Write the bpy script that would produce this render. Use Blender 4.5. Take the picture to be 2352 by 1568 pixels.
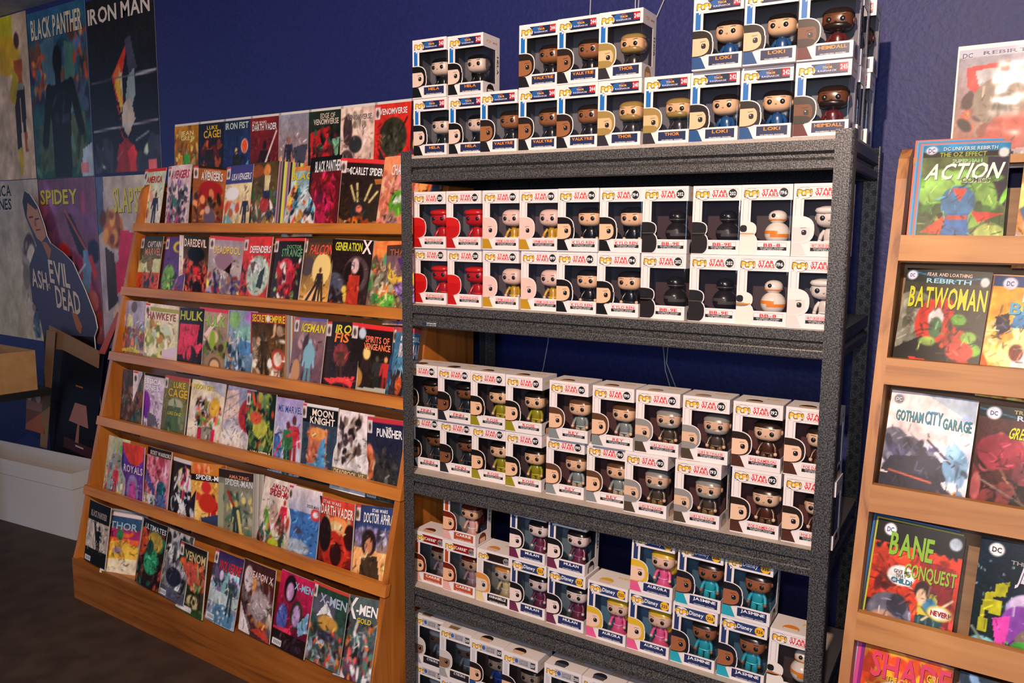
import bpy, math, random
import numpy as np
from mathutils import Matrix, Vector
random.seed(7)
D = bpy.data
for o in list(D.objects): D.objects.remove(o)
C = bpy.context.scene.collection
SC = bpy.context.scene

# ---------------------------------------------------------------- frame, camera, light, exposure
# world: X along the back wall, Y into the wall, Z up, floor at 0.  The steel unit stands turned by TH.
TH = 0.06642839879539225
STEEL0 = (-1.6963913716348216, -0.0429472032142176)      # world origin seen from the steel unit's own axes
E1 = np.array([math.cos(TH), -math.sin(TH), 0.]); E2 = np.array([math.sin(TH), math.cos(TH), 0.])
def S2W(x, y, z):
    d = np.array([x - STEEL0[0], y - STEEL0[1], 0.])
    return (float(d @ E1), float(d @ E2), z)
CAM = S2W(1.494620253565901, -1.9010061348466405, 1.5145645992977792)
RR = np.array([[0.8607177415766964, 0.5090122937777636, 0.00845305378019147],
               [-0.07448253944198262, 0.10948621367611462, 0.9911937854593025],
               [-0.5036043294625103, 0.8537676813969757, -0.1321492548168453]])
def tow(v): return Vector((float(v @ E1), float(v @ E2), float(v[2])))
cam = D.cameras.new('camera'); co = D.objects.new('camera', cam); C.objects.link(co)
r, u, f = tow(RR[0]), tow(RR[1]), tow(RR[2])
co.matrix_world = Matrix(((r.x, u.x, -f.x, CAM[0]), (r.y, u.y, -f.y, CAM[1]), (r.z, u.z, -f.z, CAM[2]), (0, 0, 0, 1)))
cam.sensor_width = 36; cam.lens = 1880.3 / 2352 * 36; cam.clip_start = .02
SC.camera = co
W = D.worlds.new('world'); SC.world = W; W.use_nodes = True
bg = W.node_tree.nodes['Background']; bg.inputs[0].default_value = (.42, .54, .90, 1); bg.inputs[1].default_value = .20
def light(name, kind, loc, target, energy, col, **kw):
    l = D.lights.new(name, kind); l.energy = energy; l.color = col
    for k, v in kw.items(): setattr(l, k, v)
    o = D.objects.new(name, l); C.objects.link(o); o.location = loc
    o.rotation_euler = (Vector(target) - Vector(loc)).to_track_quat('-Z', 'Y').to_euler(); return o
# warm ceiling spot above and behind the viewer, cool daylight from the shop window far behind
light('ceiling_spot', 'SPOT', (3.02, -2.15, 2.6), (1.75, .2, 1.45), 405, (1.0, .735, .56), spot_size=math.radians(126), spot_blend=1.0, shadow_soft_size=.035)
light('camera_flash', 'POINT', (CAM[0] - .05, CAM[1], CAM[2] + .14), (2.2, .2, 1.2), 28, (1.0, .84, .74), shadow_soft_size=.03)
light('shop_window', 'AREA', (4.6, -5.2, 1.9), (2.2, .2, 1.0), 80, (.50, .68, 1.0), shape='RECTANGLE', size=2.2, size_y=1.5)
light('side_window', 'AREA', (-4.7, -2.5, 1.75), (0, .2, .9), 20, (.50, .68, 1.0), shape='RECTANGLE', size=1.5, size_y=1.6)
SC.view_settings.view_transform = 'Standard'; SC.view_settings.look = 'None'
SC.view_settings.exposure = -0.13; SC.view_settings.gamma = 1.0; SC.view_settings.use_curve_mapping = False
SC.cycles.max_bounces = 8; SC.cycles.transparent_max_bounces = 16; SC.cycles.sample_clamp_indirect = 4

# ---------------------------------------------------------------- helpers
def lin(c): return c / 12.92 if c <= .04045 else ((c + .055) / 1.055) ** 2.4
def hx(s):
    if len(s) == 3: s = ''.join(ch * 2 for ch in s)
    return tuple(lin(int(s[i:i + 2], 16) / 255) for i in (0, 2, 4))
def mat(name, col=(.5, .5, .5), rough=.5, metal=0, attr=False, spec=.5, coat=0):
    m = D.materials.new(name); m.use_nodes = True; nt = m.node_tree; b = nt.nodes['Principled BSDF']
    b.inputs['Base Color'].default_value = (*col, 1); b.inputs['Roughness'].default_value = rough
    b.inputs['Metallic'].default_value = metal; b.inputs['Specular IOR Level'].default_value = spec
    b.inputs['Coat Weight'].default_value = coat; b.inputs['Coat Roughness'].default_value = .08
    if attr:
        a = nt.nodes.new('ShaderNodeAttribute'); a.attribute_name = 'Col'; nt.links.new(a.outputs['Color'], b.inputs['Base Color'])
    return m
def N(nt, t, **kw):
    n = nt.nodes.new(t)
    for k, v in kw.items(): setattr(n, k, v)
    return n
def ramp(nt, fac, stops):
    n = nt.nodes.new('ShaderNodeValToRGB'); e = n.color_ramp.elements
    while len(e) < len(stops): e.new(.5)
    for i, (p, c) in enumerate(stops): e[i].position = p; e[i].color = (*c, 1)
    nt.links.new(fac, n.inputs[0]); return n.outputs[0]
def wood(name, axis, c1, c2, c3, knots=.5, rough=.38):
    m = mat(name, c1, rough); nt = m.node_tree; b = nt.nodes['Principled BSDF']
    tc = N(nt, 'ShaderNodeTexCoord'); mp = N(nt, 'ShaderNodeMapping'); nt.links.new(tc.outputs['Object'], mp.inputs[0])
    s = [26, 26, 26]; s[axis] = 1.6; mp.inputs['Scale'].default_value = s
    n1 = N(nt, 'ShaderNodeTexNoise'); n1.inputs['Scale'].default_value = 1.0; n1.inputs['Detail'].default_value = 6; n1.inputs['Distortion'].default_value = 1.2
    nt.links.new(mp.outputs[0], n1.inputs[0])
    col = ramp(nt, n1.outputs[0], [(.28, c3), (.45, c1), (.72, c2)])
    n2 = N(nt, 'ShaderNodeTexNoise'); n2.inputs['Scale'].default_value = 3.2; nt.links.new(tc.outputs['Object'], n2.inputs[0])
    mx = N(nt, 'ShaderNodeMix', data_type='RGBA', blend_type='MULTIPLY'); mx.inputs[0].default_value = .55
    nt.links.new(col, mx.inputs[6]); nt.links.new(ramp(nt, n2.outputs[0], [(.3, (.55, .50, .46)), (.65, (1, 1, 1))]), mx.inputs[7])
    out = mx.outputs[2]
    if knots:
        v = N(nt, 'ShaderNodeTexVoronoi'); v.inputs['Scale'].default_value = 1
        mk = N(nt, 'ShaderNodeMapping'); s = [9, 9, 9]; s[axis] = 4.2; mk.inputs['Scale'].default_value = s
        nt.links.new(tc.outputs['Object'], mk.inputs[0]); nt.links.new(mk.outputs[0], v.inputs[0])
        m2 = N(nt, 'ShaderNodeMix', data_type='RGBA', blend_type='MULTIPLY'); m2.inputs[0].default_value = knots
        nt.links.new(out, m2.inputs[6]); nt.links.new(ramp(nt, v.outputs['Distance'], [(.03, (.25, .12, .07)), (.12, (1, 1, 1))]), m2.inputs[7]); out = m2.outputs[2]
    nt.links.new(out, b.inputs['Base Color'])
    bp = N(nt, 'ShaderNodeBump'); bp.inputs['Strength'].default_value = .12; bp.inputs['Distance'].default_value = .002
    nt.links.new(n1.outputs[0], bp.inputs['Height']); nt.links.new(bp.outputs[0], b.inputs['Normal'])
    return m
def noisy(name, c1, c2, scale, rough, bump=.1, dist=.002, lo=.35, hi=.65, metal=0, coord='Object', detail=3):
    m = mat(name, c1, rough, metal); nt = m.node_tree; b = nt.nodes['Principled BSDF']
    tc = N(nt, 'ShaderNodeTexCoord'); n = N(nt, 'ShaderNodeTexNoise'); n.inputs['Scale'].default_value = scale; n.inputs['Detail'].default_value = detail
    nt.links.new(tc.outputs[coord], n.inputs[0]); nt.links.new(ramp(nt, n.outputs[0], [(lo, c1), (hi, c2)]), b.inputs['Base Color'])
    bp = N(nt, 'ShaderNodeBump'); bp.inputs['Strength'].default_value = bump; bp.inputs['Distance'].default_value = dist
    nt.links.new(n.outputs[0], bp.inputs['Height']); nt.links.new(bp.outputs[0], b.inputs['Normal']); return m
def film(name, gloss=.10, rough=.04, tint=(1, 1, 1), bump=0, k=.9):
    m = D.materials.new(name); m.use_nodes = True; nt = m.node_tree; nt.nodes.remove(nt.nodes['Principled BSDF'])
    t = N(nt, 'ShaderNodeBsdfTransparent'); t.inputs[0].default_value = (*tint, 1); g = N(nt, 'ShaderNodeBsdfGlossy'); g.inputs['Roughness'].default_value = rough
    fr = N(nt, 'ShaderNodeFresnel'); fr.inputs[0].default_value = 1.45
    ma = N(nt, 'ShaderNodeMath', operation='MULTIPLY_ADD'); ma.inputs[1].default_value = k; ma.inputs[2].default_value = gloss
    nt.links.new(fr.outputs[0], ma.inputs[0]); mx = N(nt, 'ShaderNodeMixShader'); nt.links.new(ma.outputs[0], mx.inputs[0])
    nt.links.new(t.outputs[0], mx.inputs[1]); nt.links.new(g.outputs[0], mx.inputs[2])
    if bump:
        n = N(nt, 'ShaderNodeTexNoise'); n.inputs['Scale'].default_value = 9; tc = N(nt, 'ShaderNodeTexCoord'); nt.links.new(tc.outputs['Object'], n.inputs[0])
        bp = N(nt, 'ShaderNodeBump'); bp.inputs['Strength'].default_value = bump; bp.inputs['Distance'].default_value = .01
        nt.links.new(n.outputs[0], bp.inputs['Height']); nt.links.new(bp.outputs[0], g.inputs['Normal'])
    nt.links.new(mx.outputs[0], nt.nodes['Material Output'].inputs[0]); return m
M = dict(
    wall=noisy('blue_wall_paint', (.0105, .0165, .118), (.0140, .0205, .142), 70, .55, .35, .004),
    floor=noisy('dark_floor', (.036, .022, .015), (.062, .040, .028), 9, .6, .1),
    ceil=noisy('ceiling_paint', (.35, .32, .30), (.42, .40, .37), 40, .8),
    steel=noisy('hammered_grey_enamel', (.018, .0175, .0175), (.15, .148, .148), 330, .40, .4, .0014, .40, .68, .25),
    board=noisy('grey_particle_board', (.42, .36, .31), (.50, .43, .37), 220, .7),
    oX=wood('orange_stained_board', 0, (.62, .205, .026), (.72, .27, .042), (.44, .125, .016), .25),
    oZ=wood('orange_stained_panel', 2, (.52, .165, .022), (.62, .22, .036), (.34, .095, .014), .4),
    pX=wood('clear_pine_board', 0, (.54, .235, .062), (.62, .30, .09), (.36, .135, .032), .8, .5),
    pZ=wood('pine_plywood_edge', 2, (.50, .215, .07), (.60, .29, .10), (.26, .095, .028), .2, .5),
    oB=wood('worn_orange_base', 0, (.32, .095, .013), (.43, .145, .024), (.17, .05, .007), .6),
    pB=wood('old_pine_back', 0, (.30, .17, .085), (.38, .23, .12), (.20, .11, .055), .6, .6),
    card=mat('white_carton', (.80, .735, .715), .42), paper=mat('comic_paper', (.62, .57, .50), .7),
    print=mat('printed_card', attr=True, rough=.36, spec=.4), cover=mat('glossy_cover', attr=True, rough=.40, spec=.28),
    vinyl=mat('painted_vinyl', attr=True, rough=.25, spec=.55), poster=mat('poster_print', attr=True, rough=.38, spec=.22),
    film=film('clear_film', .035, .03), bag=film('bag_film', .0, .10, bump=.30, k=.15), cordm=mat('pale_cord', (.55, .55, .55), .5),
    white=mat('white_cardboard', (.66, .63, .60), .6), brown=mat('brown_cardboard', (.28, .15, .07), .7), black=mat('black_paint', (.012, .012, .013), .5),
    silver=mat('silver_plate', (.7, .7, .72), .25, 1), tan=noisy('tan_board', (.42, .22, .08), (.50, .28, .11), 14, .55),
)
class MB:                                                     # collects coloured faces for ONE mesh
    def __init__(s): s.v = []; s.f = []; s.c = []
    def poly(s, pts, col=(.8, .8, .8)):
        n = len(s.v); s.v += [tuple(p) for p in pts]; s.f.append(tuple(range(n, n + len(pts)))); s.c.append(col)
    def mesh(s, vs, fs, col=(.8, .8, .8)):
        n = len(s.v); s.v += [tuple(p) for p in vs]; s.f += [tuple(n + i for i in q) for q in fs]; s.c += [col] * len(fs)
    def hexa(s, p, col=(.8, .8, .8)):                         # 8 points: 4 bottom ccw, 4 top ccw
        s.mesh(p, [(3, 2, 1, 0), (4, 5, 6, 7), (0, 1, 5, 4), (1, 2, 6, 5), (2, 3, 7, 6), (3, 0, 4, 7)], col)
    def box(s, x0, x1, y0, y1, z0, z1, col=(.8, .8, .8)):
        s.hexa([(x0, y0, z0), (x1, y0, z0), (x1, y1, z0), (x0, y1, z0), (x0, y0, z1), (x1, y0, z1), (x1, y1, z1), (x0, y1, z1)], col)
    def prism(s, a, b, col=(.8, .8, .8)):                     # two matching outlines
        n = len(a); s.mesh(list(a) + list(b), [tuple(range(n))[::-1], tuple(range(n, 2 * n))] + [(i, (i + 1) % n, n + (i + 1) % n, n + i) for i in range(n)], col)
    def blob(s, c, r, e=2.6, col=(.8, .8, .8), nu=16, nv=9, keep=None):   # rounded box / ellipsoid
        vs = []; sg = lambda a: math.copysign(abs(a) ** (2 / e), a)
        for j in range(nv + 1):
            t = -math.pi / 2 + math.pi * j / nv
            for i in range(nu):
                p = 2 * math.pi * i / nu
                vs.append((sg(math.cos(t)) * sg(math.cos(p)), sg(math.cos(t)) * sg(math.sin(p)), sg(math.sin(t))))
        fs = []
        for j in range(nv):
            for i in range(nu):
                q = (j * nu + i, j * nu + (i + 1) % nu, (j + 1) * nu + (i + 1) % nu, (j + 1) * nu + i)
                if keep is None or keep([sum(vs[k][a] for k in q) / 4 for a in range(3)]): fs.append(q)
        s.mesh([(c[0] + r[0] * x, c[1] + r[1] * y, c[2] + r[2] * z) for x, y, z in vs], fs, col)
    def tube(s, pts, rad, n=6, col=(.8, .8, .8)):
        vs = []; fs = []
        for k, p in enumerate(pts):
            p = Vector(p); d = (Vector(pts[min(k + 1, len(pts) - 1)]) - Vector(pts[max(k - 1, 0)])).normalized()
            a = d.orthogonal().normalized(); b = d.cross(a)
            vs += [tuple(p + rad * (math.cos(2 * math.pi * i / n) * a + math.sin(2 * math.pi * i / n) * b)) for i in range(n)]
        for k in range(len(pts) - 1): fs += [(k * n + i, k * n + (i + 1) % n, (k + 1) * n + (i + 1) % n, (k + 1) * n + i) for i in range(n)]
        s.mesh(vs, fs, col)
    def data(s, name, m, smooth=False):
        me = D.meshes.new(name); me.from_pydata(s.v, [], s.f); me.materials.append(m)
        at = me.color_attributes.new('Col', 'FLOAT_COLOR', 'CORNER')
        n = [len(q) for q in s.f]; cc = np.repeat(np.c_[np.array(s.c, dtype=np.float32).reshape(-1, 3), np.ones((len(n), 1), np.float32)], n, axis=0)
        at.data.foreach_set('color', cc.astype(np.float32).ravel())
        if smooth: me.polygons.foreach_set('use_smooth', [True] * len(s.f))
        me.update(); return me
def link(name, me, parent=None, loc=None, rot=None):
    o = D.objects.new(name, me); C.objects.link(o)
    if parent: o.parent = parent
    if loc: o.location = loc
    if rot: o.rotation_euler = rot
    return o
def tag(o, label, cat, group=None):
    o['label'] = label; o['category'] = cat
    if group: o['group'] = group
    return o
def thing(name, label, cat, loc, rot=(0, 0, 0), group=None): return tag(link(name, None, None, loc, rot), label, cat, group)
def part(name, mb, m, parent, smooth=False, kind=None, label=None):
    o = link(name, mb.data(name, m, smooth), parent)
    if kind: o['kind'] = kind
    if label: o['label'] = label
    return o
def struct(name, mb, m): o = part(name, mb, m, None); o['kind'] = 'structure'; return o

# lettering: every glyph of the built-in face becomes triangles once
CH = "ABCDEFGHIJKLMNOPQRSTUVWXYZabcdefghijklmnopqrstuvwxyz0123456789!-&.'\"*"
def glyphs():
    tmp = []
    for ch in CH:
        cu = D.curves.new('g', 'FONT'); cu.body = ch; cu.resolution_u = 2; cu.offset = .022; cu.fill_mode = 'FRONT'
        o = D.objects.new('g', cu); C.objects.link(o); tmp.append((ch, o, cu))
    bpy.context.view_layer.update(); dg = bpy.context.evaluated_depsgraph_get(); G = {}
    for ch, o, cu in tmp:
        me = D.meshes.new_from_object(o.evaluated_get(dg)); vs = [(v.co.x, v.co.y) for v in me.vertices]; fs = [tuple(p.vertices) for p in me.polygons]
        x0 = min(v[0] for v in vs); x1 = max(v[0] for v in vs); G[ch] = ([(a - x0, b) for a, b in vs], fs, x1 - x0)
        D.objects.remove(o); D.curves.remove(cu); D.meshes.remove(me)
    return G
GL = glyphs()
def text(s, x, y, w, h, shear=0):                             # centred on x,y and fitted to w,h -> [(verts2d, faces)]
    out = []; cx = 0
    for ch in s:
        if ch == ' ' or ch not in GL: cx += .30; continue
        vs, fs, ad = GL[ch]; out.append(([(a + cx, b) for a, b in vs], fs)); cx += ad + .065
    if not out: return []
    low = any(c in 'gjpqy' for c in s); hh = 0.73 + (.2 if low else 0); bl = -.2 if low else 0; cx -= .065
    return [([((a / cx - .5) * w + x + shear * h * ((b - bl) / hh - .5), ((b - bl) / hh - .5) * h + y) for a, b in vs], fs) for vs, fs in out]

# ---------------------------------------------------------------- the setting
WALLY = .69
m = MB(); m.box(-3.2, 5.2, WALLY, WALLY + .1, 0, 2.69); struct('wall_back', m, M['wall'])
m = MB(); m.box(-3.2, 5.2, -5.6, WALLY, -.06, 0); struct('floor', m, M['floor'])
m = MB(); m.box(-3.2, 5.2, -5.6, WALLY + .1, 2.69, 2.75); struct('ceiling', m, M['ceil'])
# ---------------------------------------------------------------- wooden comic racks
ZL = [1.54, 1.274, 1.006, .742, .463, .172]; TL = [.347, .279, .21, .143, .071, 0.]     # lip heights and setbacks
def slope(z): return max(0, (z - .184) * .256)
def rack(x0, x1, zoff, lip_h, mats, label, inset):
    root = thing('wooden_comic_rack', label, 'display rack', ((x0 + x1) / 2, 0, 0)); cx = (x0 + x1) / 2; L = (x1 - x0) / 2
    Z = [z + zoff for z in ZL]; bX, bZ, bk = mats; th = .022
    prof = [(.004, 0), (.004, Z[5] - .004), (slope(.25) + .012, .25)] + [(slope(z) + .006, z) for z in (.6, 1.0, 1.4, 1.58)]
    prof += [(.372, 1.64), (.39, 1.685), (.42, 1.707), (.46, 1.712), (.505, 1.712), (.505, 0)]
    for s in (-1, 1):
        a = s * L; b = a - s * th; xs = sorted((a, b)); m = MB()
        m.prism([(xs[0], t, z) for t, z in prof], [(xs[1], t, z) for t, z in prof]); part('side_panel', m, bZ, root)
    i0, i1 = -L + inset, L - inset
    for k in range(5):
        t, z = TL[k], Z[k]; m = MB(); dz = lip_h; dt = dz * .256; w = .019
        m.hexa([(i0, t - dt, z - dz), (i1, t - dt, z - dz), (i1, t - dt + w, z - dz), (i0, t - dt + w, z - dz), (i0, t, z), (i1, t, z), (i1, t + w, z), (i0, t + w, z)])
        part('front_lip', m, bX, root)
        m = MB(); m.box(-L + th, L - th, t - dt + w, t + .125, z - dz - .004, z - dz + .011); part('shelf_board', m, bX, root)
    m = MB(); m.box(-L, L, -.0, .024, 0, Z[5]); part('base_front', m, M['oB'] if x0 < 1 else bX, root)
    m = MB(); m.box(-L + th, L - th, .024, .16, Z[5] - .022, Z[5] - .001); part('base_ledge', m, bX, root)
    m = MB(); a = .105
    m.hexa([(-L + th, slope(.16) + a, .16), (L - th, slope(.16) + a, .16), (L - th, slope(.16) + a + .012, .16), (-L + th, slope(.16) + a + .012, .16),
            (-L + th, slope(1.62) + a, 1.62), (L - th, slope(1.62) + a, 1.62), (L - th, slope(1.62) + a + .012, 1.62), (-L + th, slope(1.62) + a + .012, 1.62)]); part('back_panel', m, bk, root)
    m = MB(); m.box(-L + th, L - th,   .44, .58 if x0 > 1 else .52, 1.672, 1.690); part('top_ledge', m, bX, root)
    return root
rack(0, 1.686, 0, .034, (M['oX'], M['oZ'], M['oX']), 'long orange-stained wooden comic rack with seven sloping tiers beside the steel unit', -.004)
rack(2.964, 4.62, -.024, .056, (M['pX'], M['pZ'], M['pB']), 'pale pine comic rack with knotted lips standing nearest the viewer', .020)

# ---------------------------------------------------------------- steel shelving unit (its own axes)
U = thing('steel_shelving_unit', 'grey hammered-steel five-shelf unit holding white window boxes', 'shelving', S2W(0, 0, 0), (0, 0, TH))
X0, X1, Y0, Y1 = .018, 1.2185, -.030, .427
SHELF = [(1.7246, 0, .008), (1.307, 0, .001), (.8076, 0, .001), (.457, -.024, .001), (.030, -.022, .001)]       # board top at x=0, slope, beam drop
fw = .039; ft = .003
def lpost(x, y, sx, sy, z0, z1):
    pr = [(0, .006), (.0018, .0018), (.006, 0), (fw, 0), (fw, ft), (.0065, ft), (ft, .0065), (ft, fw), (0, fw)]
    a = [(x + sx * p, y + sy * q, z0) for p, q in pr]; b = [(p, q, z1) for p, q, _ in a]
    if sx * sy < 0: a, b = a[::-1], b[::-1]
    m = MB(); m.prism(a, b); return part('post', m, M['steel'], U)
for x, sx in ((X0, 1), (X1, -1)):
    for y, sy in ((Y0, 1), (Y1, -1)):
        for z0, z1 in ((0, .794), (.7955, 1.737)):
            o = lpost(x, y, sx, sy, z0, z1)
            if x == X1 and y == Y1:                           # punched slots of the rear upright
                m = MB(); z = z0 + .03
                while z < z1 - .02:
                    for k, dx in enumerate((-.012, -.027)):
                        n = 9; yy = Y1 - ft - .0006; zz = z + (.019 if k else 0)
                        c = [(X1 + dx + .0055 * math.cos(2 * math.pi * i / n), yy, zz + .0085 * math.sin(2 * math.pi * i / n)) for i in range(n)]
                        m.prism([(p[0], p[1] + .0005, p[2]) for p in c], c)
                    z += .038
                part('slot_row', m, M['black'], o, kind='stuff')
PF = [(0, 0), (0, -.023), (.011, -.029), (.011, -.036), (.0, -.043), (-.001, -.046), (-.001, -.060), (.003, -.063), (.018, -.063), (.018, 0)]
for z, sl, dr in SHELF:
    low = z < .1; pf = [(0, 0), (0, -.020), (.018, -.020), (.018, 0)] if low else PF
    for y, sy in ((Y0 + .0032, 1), (Y1 - .0032, -1)):
        a = [(X0 + .004, y + sy * q, z - dr + h + sl * X0) for q, h in pf]; b = [(X1 - .004, y + sy * q, z - dr + h + sl * X1) for q, h in pf]
        m = MB(); m.prism(*((a, b) if sy < 0 else (a[::-1], b[::-1]))); part('shelf_beam', m, M['steel'], U)
    for x, sx in ((X0 + .0032, 1), (X1 - .0032, -1)):
        zz = z - dr + sl * x; a = [(x + sx * q, Y0 + .022, zz + h) for q, h in pf]; b = [(x + sx * q, Y1 - .022, zz + h) for q, h in pf]
        m = MB(); m.prism(*((a, b) if sx > 0 else (a[::-1], b[::-1]))); part('side_beam', m, M['steel'], U)
    m = MB(); xa, xb, ya, yb = X0 + .006, X1 - .006, Y0 + .006, Y1 - .006; za, zb = z + sl * xa, z + sl * xb; t = .012 if not low else .008
    m.hexa([(xa, ya, za - t), (xb, ya, zb - t), (xb, yb, zb - t), (xa, yb, za - t), (xa, ya, za), (xb, ya, zb), (xb, yb, zb), (xa, yb, za)])
    part('shelf_board', m, M['board'], U)
m = MB(); n = 14; w = .056; h = .014; cx, cz = .118, 1.307 - .053
ring = lambda k: [(cx + (w - k) / 2 * max(-1, min(1, 1.25 * math.cos(2 * math.pi * i / n))), cz + (h - k) / 2 * math.sin(2 * math.pi * i / n)) for i in range(n)]
m.prism([(p, Y0 + .0022, q) for p, q in ring(0)][::-1], [(p, Y0 + .0012, q) for p, q in ring(0)][::-1])
pl = part('maker_plate', m, M['silver'], U)
m = MB(); m.poly([(p, Y0 + .0010, q) for p, q in ring(.003)], (.03, .03, .03))
for s, yy, hh in (('WHALEN', .0024, .0042), ('STORAGE', -.0032, .0026)):
    for vs, fs in text(s, cx + .006, cz + yy, .034, hh): m.mesh([(a, Y0 + .0008, b) for a, b in vs], fs, (.75, .75, .75))
part('plate_lettering', m, M['print'], pl)

# ---------------------------------------------------------------- figure boxes
BW, BH, BD = .1138, .159, .0855
THEME = {}
def K(num, name, theme, hair, skin, top, leg, style='short', words='', card='3c3a40', dress=0):
    return dict(num=num, name=name, theme=theme, hair=hx(hair) if hair else None, skin=hx(skin), top=hx(top), leg=hx(leg), style=style, words=words, card=tuple(1.7 * q + .012 for q in hx(card)), dress=dress)
KIND = dict(
    hela=K('243', 'HELA', 'thor', '101010', 'd8bfae', '121412', '101010', 'long', 'black-haired doll in black', '44444a'),
    valk=K('244', 'VALKYRIE', 'thor', '241a16', '94603c', '1c1a1e', '1a181c', 'bun', 'brown doll, tied hair', '4a4a50'),
    thor=K('240', 'THOR', 'thor', '9a8046', 'e0b284', '2c2a30', '303036', 'beard', 'blond bearded doll', '4c4a50'),
    loki=K('242', 'LOKI', 'thor', '1c1412', 'e4ba92', '1d4c80', '1d4c80', 'long', 'dark-haired doll in blue', '3c3c44'),
    heim=K('245', 'HEIMDALL', 'thor', '281a12', '6c3c1e', '5c1e1e', '3c2020', 'beard', 'dark brown doll in maroon', '44484e'),
    guard=K('200', 'PRAETORIAN GUARD', 'sw', 'c81c18', 'b81414', 'b01414', '9c1010', 'cap', 'all-red doll', '3c3c42'),
    snoke=K('199', 'SUPREME LEADER SNOKE', 'sw', '', 'e2bfb4', 'b4881a', 'b4881a', 'bald', 'bald doll, gold robe', '3a3238', 1),
    kylo=K('194', 'KYLO REN', 'sw', '141010', 'e4b894', '141212', '141212', 'long', 'black-haired doll in black', '2a2226'),
    bbn=K('202', 'BB-9E', 'sw', '4a4440', '1a1818', '201c1c', '6a6058', 'ball', 'round black toy', '2c1a1e'),
    bb8=K('196', 'BB-8', 'sw', 'e8862c', 'e6ddd2', 'e6ddd2', 'e8862c', 'ball', 'round white orange toy', '2c2022'),
    troop=K('', 'FIRST ORDER EXECUTIONER', 'sw', 'e8e0da', 'ddd2cc', 'd8d0ca', 'e0d8d2', 'cap', 'plain white doll', '241c24'),
    finn=K('191', 'FINN', 'sw', '17120f', '7a4a2e', '23262c', '1c1c20', 'cap', 'brown doll with cap', '303036'),
    rose=K('197', 'ROSE', 'sw', '15110f', 'e2b690', '8c8418', '968c20', 'long', 'doll in olive green', '2c2226'),
    rey=K('190', 'REY', 'sw', '5a3c28', 'e4b894', '7c8484', 'a89c88', 'bun', 'brown-haired doll in grey', '3a2224'),
    luke=K('193', 'LUKE SKYWALKER', 'sw', '8c8884', 'd9b294', '4a3e34', '7c6038', 'beard', 'grey bearded doll', '3a2022'),
    poe=K('192', 'POE DAMERON', 'sw', '2a1c16', 'e4bea0', '4c2a1e', '5a4430', 'short', 'doll in brown jacket', '40201e'),
    carrie=K('467', 'CARRIE', 'car', '6a2014', 'e6b48c', 'e0a8a0', 'e0a8a0', 'long', 'red-haired doll', '6a6c70', 1),
    anna=K('469', 'ANNABELLE', 'car', 'd88a3c', 'd8c4b0', 'e0c890', 'e0c890', 'long', 'orange-haired doll', '6c6a66', 1),
    mulan=K('323', 'MULAN', 'dis', '17141a', 'e6d0c8', '6a2a48', '3a2a6a', 'bun', 'pale doll in purple', '4a5a66', 1),
    auro=K('325', 'AURORA', 'dis', 'd8b030', 'eac4ac', 'e05a8c', 'e05a8c', 'long', 'yellow-haired doll in pink', '3c5c74', 1),
    jasm=K('326', 'JASMINE', 'dis', '1c1a22', '9c6040', '28a0b4', '28a0b4', 'long', 'doll in turquoise', '2c4a5c'),
    cyb=K('209', 'CYBORG', 'jl', 'c8c4c0', '8a6a54', 'a0a0a2', '8c8c90', 'cap', 'silver-headed doll', '5a5a60'),
    sup=K('207', '', 'jl', '201a1a', 'e2b692', '24509c', '24509c', 'short', 'dark-haired doll in blue', '4a3c3a'),
    bat=K('205', '', 'jl', '20202a', '50505c', '2c2c34', '2c2c34', 'cap', 'dark grey doll', '4a4a50'),
)
BLK = (.012, .012, .014); WHT = (.80, .735, .715)
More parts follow.
